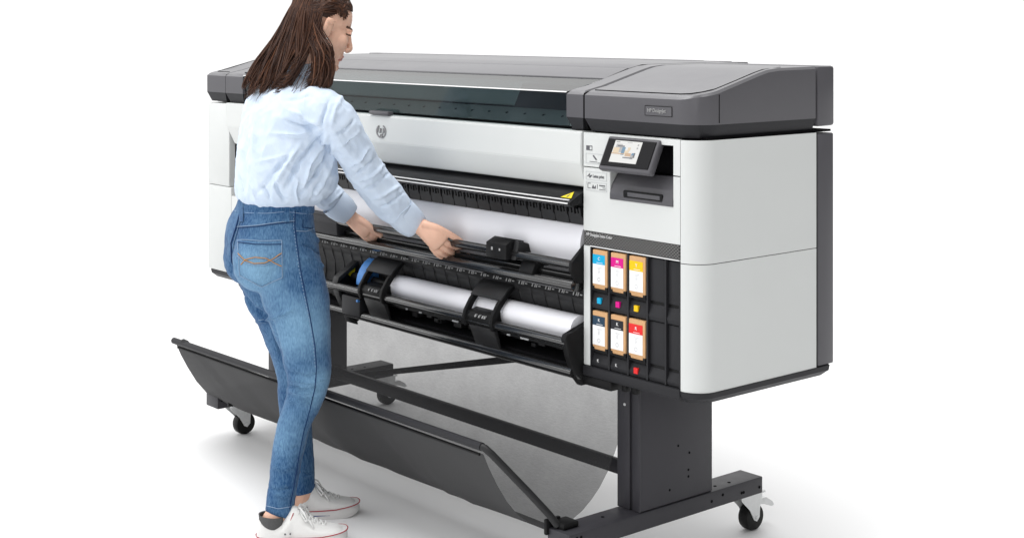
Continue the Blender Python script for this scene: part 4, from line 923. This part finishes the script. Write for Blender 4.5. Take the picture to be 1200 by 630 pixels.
# --- shoes, socks
def shoe(heel, fw, ankle):
    rt = fw.cross(UP); 
    def S(x, y, z): return heel+fw*x+rt*y+UP*z
    prof_ = [(.003, .073, .020), (.012, .078, .030), (.032, .069, .0355), (.055, .060, .037), (.075, .064, .037), (.092, .088, .036), (.106, .110, .033), (.118, .106, .034), (.14, .085, .038), (.165, .069, .0425), (.19, .057, .045), (.215, .051, .045), (.237, .047, .040), (.252, .040, .031), (.261, .031, .018)]
    b = nb(); R = []; n = 28
    for x, zt, w_ in prof_:
        ring = []
        for k in range(n+1):
            a = PI*k/n; cx_, sz = math.cos(a), math.sin(a)
            hi = zt-.02; e = .55 if x > .13 else .42
            narrow = 1-.35*max(0, sz-.3)*(1 if x < .19 else .4)
            ring.append(b.verts.new(S(x, w_*math.copysign(abs(cx_)**.7, cx_)*narrow, .02+hi*sz**e)))
        R.append(ring)
    for A, B in zip(R, R[1:]):
        for k in range(n): b.faces.new((A[k], A[k+1], B[k+1], B[k]))
    b.faces.new(R[0]); b.faces.new(R[-1][::-1])
    for ring in (R,):
        for A, B in zip(ring, ring[1:]): b.faces.new((A[0], B[0], B[n], A[n]))
    bmesh.ops.subdivide_edges(b, edges=b.edges, cuts=1, smooth=.6, use_grid_fill=True)
    sh = obj('shoe', b, M['canvas'], pe, smooth=60)
    outl = [(0, 0), (.003, .018), (.012, .029), (.04, .0355), (.08, .037), (.12, .039), (.16, .0445), (.20, .0475), (.23, .044), (.25, .035), (.262, .021), (.2665, 0)]
    outl = outl+[(x, -y) for x, y in outl[-2:0:-1]]
    fine = cat([(V((x, y, 0)),) for x, y in outl+[outl[0]]], 4)[:-1]; fine = [(p[0].x, p[0].y) for p in fine]
    def zt(x): return .031+.009*max(0, (x-.19)/.07)-.003*math.sin(PI*x/.2)*(x < .2)
    b = nb(); rings = []
    for z, k in ((0, .965), (.004, .995), (.018, 1.0), (None, .985), (None, .93)):
        rings.append([b.verts.new(S(.133+(x-.133)*k, y*k, (zt(x) if z is None else z)+(.0125*max(0, (x-.21)/.055)**2 if z is not None and z < .01 else 0))) for x, y in fine])
    for A, B in zip(rings, rings[1:]):
        for i in range(len(fine)): b.faces.new((A[i], A[(i+1) % len(fine)], B[(i+1) % len(fine)], B[i]))
    b.faces.new(rings[0][::-1]); b.faces.new(rings[-1])
    so = obj('sole', b, M['sole'], sh, smooth=50)
    b = nb(); tube(b, [S(.133+(x-.133)*1.0, y*1.0, zt(x)-.0008) for x, y in fine]+[S(*fine[0], zt(fine[0][0]))], .0016, 6); obj('red_line', b, M['redline'], so)
    b = nb(); tube(b, [S(.06+.01*k, .0375+.0005+(.0075*max(0, (k-5)/7) if k > 5 else 0), .013) for k in range(12)], .0013, 6); tube(b, [S(.06+.01*k, -.0375-.0005-(.0075*max(0, (k-5)/7) if k > 5 else 0), .013) for k in range(12)], .0013, 6); obj('blue_line', b, M['blueline'], so)
    b = nb(); limb(b, [(S(.212, 0, .036), .038, .013), (S(.235, 0, .034), .034, .012), (S(.252, 0, .030), .022, .009)], wide=rt); obj('toe_cap', b, M['sole'], sh, smooth=180)
    b = nb()
    tops = [(.122, .098), (.138, .087), (.153, .077), (.168, .068), (.183, .061), (.197, .056)]
    for i, (x, z) in enumerate(tops):
        wq = .022
        tube(b, [S(x, -wq, z-.008), S(x+.003, -.010, z+.001), S(x+.005, .0, z+.003), S(x+.003, .010, z+.001), S(x, wq, z-.008)], .0026, 6)
        if i: tube(b, [S(x, -wq, z-.006), S((x+tops[i-1][0])/2, 0, (z+tops[i-1][1])/2+.004), S(tops[i-1][0], wq, tops[i-1][1]-.006)], .0026, 6); tube(b, [S(x, wq, z-.006), S((x+tops[i-1][0])/2, 0, (z+tops[i-1][1])/2+.005), S(tops[i-1][0], -wq, tops[i-1][1]-.006)], .0026, 6)
    for s in (-1, 1):
        tube(b, [S(.120, 0, .103), S(.128, s*.018, .108), S(.140, s*.032, .098), S(.150, s*.038, .080), S(.146, s*.034, .074), S(.134, s*.022, .088), S(.122, 0, .103)], .0027, 6)
        tube(b, [S(.121, 0, .102), S(.136, s*.02, .094), S(.158, s*.034, .073), S(.168, s*.039, .056)], .0025, 6)
    obj('laces', b, M['lace'], sh)
    b = nb()
    for x, z in tops:
        for s in (-1, 1): lathe(b, [(-.001, .0028), (.0012, .0024)], S(x-.004, s*.0285, z-.019), rt*s, 10)
    for x in (.085, .10): lathe(b, [(-.001, .0026), (.0012, .0022)], S(x, -.0372, .040), -rt, 10); lathe(b, [(-.001, .0026), (.0012, .0022)], S(x, .0372, .040), rt, 10)
    obj('eyelets', b, M['ink'], sh)
    b = nb(); prism_pts = []
    tube(b, [S(.0985, -.030, .072), S(.104, -.028, .085), S(.109, -.0255, .097)], .0013, 6); tube(b, [S(.0985, .030, .072), S(.104, .028, .085), S(.109, .0255, .097)], .0013, 6); obj('tongue_mark', b, M['redline'], sh)
    b = nb(); rg = []
    for z, r in ((.03, .026), (.05, .031), (.066, .0345), (.080, .0352), (.0865, .0362), (.0870, .0350), (.084, .033)): rg.append([b.verts.new(S(.045+r*1.05*math.cos(a), r*math.sin(a), z-.004*math.cos(a))) for a in [2*PI*k/28 for k in range(28)]])
    for A, B in zip(rg, rg[1:]):
        for k in range(28): b.faces.new((A[k], A[(k+1) % 28], B[(k+1) % 28], B[k]))
    obj('sock', b, M['sock'], pe, smooth=180)
h1 = P(300, 620, 4.215); h1.z = .0; fw1 = (cR*.985+cD*.12).normalized(); shoe(h1, fw1, None)
h2 = P(320, 600, 4.435); h2.z = .0; fw2 = (cR*.975+cD*.22).normalized(); shoe(h2, fw2, None)

# --- hair: a full head of locks over a scalp cap
M['hair'] = mat('brown_hair', (.030, .011, .006), .42, .28, var=.35, scale=120); M['hair_mid'] = mat('brown_hair_mid', (.062, .025, .013), .40, .3, var=.3, scale=120); M['hair_light'] = mat('brown_hair_light', (.125, .052, .027), .42, .25, var=.3, scale=120)
b = nb()
ell(b, H(0, -.016, .040), (.0765, .089, .0805), Hm, 96)
bmesh.ops.delete(b, geom=[v for v in b.verts if (lambda q: q.dot(hfw) > .045-.9*max(0, .085-q.dot(hup)) or (q.dot(hup) < .02 and q.dot(hfw) > -.035))(v.co-HC)], context='VERTS')
rn = random.Random(11)
def bez(pts, n):
    Q = cat([(p, r) for p, r in pts], n); return [q[0] for q in Q], [q[1] for q in Q]
def lock(pts, r, mi, tip=(.75, .15)):
    ps, rs = bez([(p, r*f) for p, f in zip(pts, [.7]+[1]*(len(pts)-3)+list(tip))], 5); tube(b, ps, rs, 5, mi=mi)
def pick(): return rn.choices([0, 1, 2], [5, 5, 1.0])[0]
def sk(az, el, k=1.03):            # point on the skull: az 0 = forward, 90 = right side
    a, e = math.radians(az), math.radians(el); return H(.0775*k*math.sin(a)*math.cos(e), -.014+.090*k*math.cos(a)*math.cos(e), .040+.0815*k*math.sin(e))
# clumps of the curtain behind the back: end point, curl of the tip (px), length of the curl, share
BC = [(285, 99, 1, 6, 1), (291, 108, 3, 3, 1), (298, 102, -5, 7, 1.2), (305, 111, 3, 1, 1), (311, 103, -6, 7, 1.2), (318, 109, -5, 3, 1), (325, 97, -7, 8, 1.0), (336, 106, -14, 3, 1), (341, 92, -9, 9, .8), (346, 83, -7, 9, .7), (303, 94, -2, 6, 1), (292, 93, -1, 6, 1), (315, 92, -3, 6, .8)]
for ci, (eu0, ev0, cu_, cl_, sh_) in enumerate(BC):
    t0 = 1-(eu0-284)/60
    for k in range(int(120*sh_)):
        t = max(0, min(1, t0+rn.gauss(0, .13))); az = 104+t*146; el0 = 80-rn.random()*25
        q = rn.random()**1.1; spread = .6+1.3*(1-q)
        dl_ = 30*(1-q)*rn.random(); eu, ev = eu0+dl_*.95*(1-(eu0-284)/90)+rn.gauss(0, spread*.6), ev0-dl_+rn.gauss(0, .9)
        dd = 4.345+.02-.11*(eu0-284)/60+rn.gauss(0, .008)
        p0 = sk(az*.55+60, el0); p1 = sk(az, 35+rn.gauss(0, 5)); p2 = sk(az, -5+rn.gauss(0, 5), 1.05)
        tu, tv, td = topx(p2); w1 = rn.gauss(0, 1.6)
        m1 = P(tu*.64+eu*.36+w1+1, tv*.62+ev*.38, td*.55+dd*.45-.012*rn.random()); m2 = P(tu*.20+(eu-cu_*.5)*.80+w1*.6, tv*.24+ev*.76, td*.15+dd*.85-.010*rn.random())
        lock([p0, p1, p2, m1, m2, P(eu, ev, dd), P(eu+cu_+rn.gauss(0, .8), ev+cl_*rn.uniform(.6, 1.1), dd-.006)], .0015+.0010*rn.random(), pick())
# the bundle falling in front of the near shoulder
FC = [(366, 100, -9, 10, 1.0), (372, 108, -11, 4, 1.2), (376, 98, -5, 9, 1), (383, 98, -8, 9, 1), (387, 92, -3, 10, .9), (378, 90, 2, 8, .8)]
for eu0, ev0, cu_, cl_, sh_ in FC:
    for k in range(int(90*sh_)):
        eu, ev = eu0+rn.gauss(0, 1.3), ev0+rn.gauss(0, 2)-24*rn.random()*(rn.random() < .55)
        az = 104+rn.random()*22; p0 = sk(60+rn.random()*50, 70-rn.random()*20); p1 = sk(az, 30+rn.gauss(0, 4)); p2 = sk(az+9, -8+rn.gauss(0, 5), 1.06)
        tu, tv, td = topx(p2); dd = 4.235+rn.gauss(0, .007)
        m1 = P(tu*.55+(eu+1)*.45+rn.gauss(0, 1.6), tv*.55+ev*.45, td*.45+dd*.55); m2 = P(tu*.12+(eu+3-cu_*.3)*.88+rn.gauss(0, 1.6), tv*.24+ev*.76, dd-.004)
        lock([p0, p1, p2, m1, m2, P(eu, ev, dd), P(eu+cu_+rn.gauss(0, .8), ev+cl_*rn.uniform(.6, 1.1), dd)], .0014+.0009*rn.random(), pick())
# hair drawn back from the brow, over the ear
for k in range(900):
    az = rn.uniform(-75, 62); el = 27-.10*abs(az)+abs(rn.gauss(0, 4))
    kf = max(0, 1-abs(az)/70); p0 = sk(az, el, 1.02+.055*kf); p1 = sk(az+(16 if az > 0 else -16), el+14, 1.045+.03*kf); p2 = sk(80+rn.gauss(0, 9) if az > -10 else -80, 38+rn.gauss(0, 9), 1.06); p3 = sk(112 if az > -10 else -112, 12+rn.gauss(0, 7), 1.07); p4 = sk(135 if az > -10 else -135, -12+rn.gauss(0, 6), 1.07)
    lock([p0, p1, p2, p3, p4], .0018, pick())
for k in range(320):            # strands tucked above and behind the near ear
    p0 = sk(58+rn.gauss(0, 5), 14+rn.gauss(0, 5), 1.01); p1 = sk(70+rn.gauss(0, 3), 20+rn.gauss(0, 5), 1.05); p2 = sk(86+rn.gauss(0, 3), 22+rn.gauss(0, 4), 1.07); p3 = sk(110, 4+rn.gauss(0, 6), 1.08); p4 = sk(124, -26+rn.gauss(0, 6), 1.07)
    lock([p0, p1, p2, p3, p4], .0016, pick())
for k in range(44):            # flyaway ends
    j = rn.random(); eu, ev = 288+j*60, 112+rn.gauss(0, 6); dd = 4.34-.10*j
    lock([P(eu+18, ev-40, dd), P(eu+9+rn.gauss(0, 3), ev-18, dd-.01), P(eu+rn.gauss(0, 4), ev-4, dd-.012), P(eu-6, ev+2, dd-.01)], .0009, pick())
obj('hair', b, [M['hair'], M['hair_mid'], M['hair_light']], pe, smooth=180)
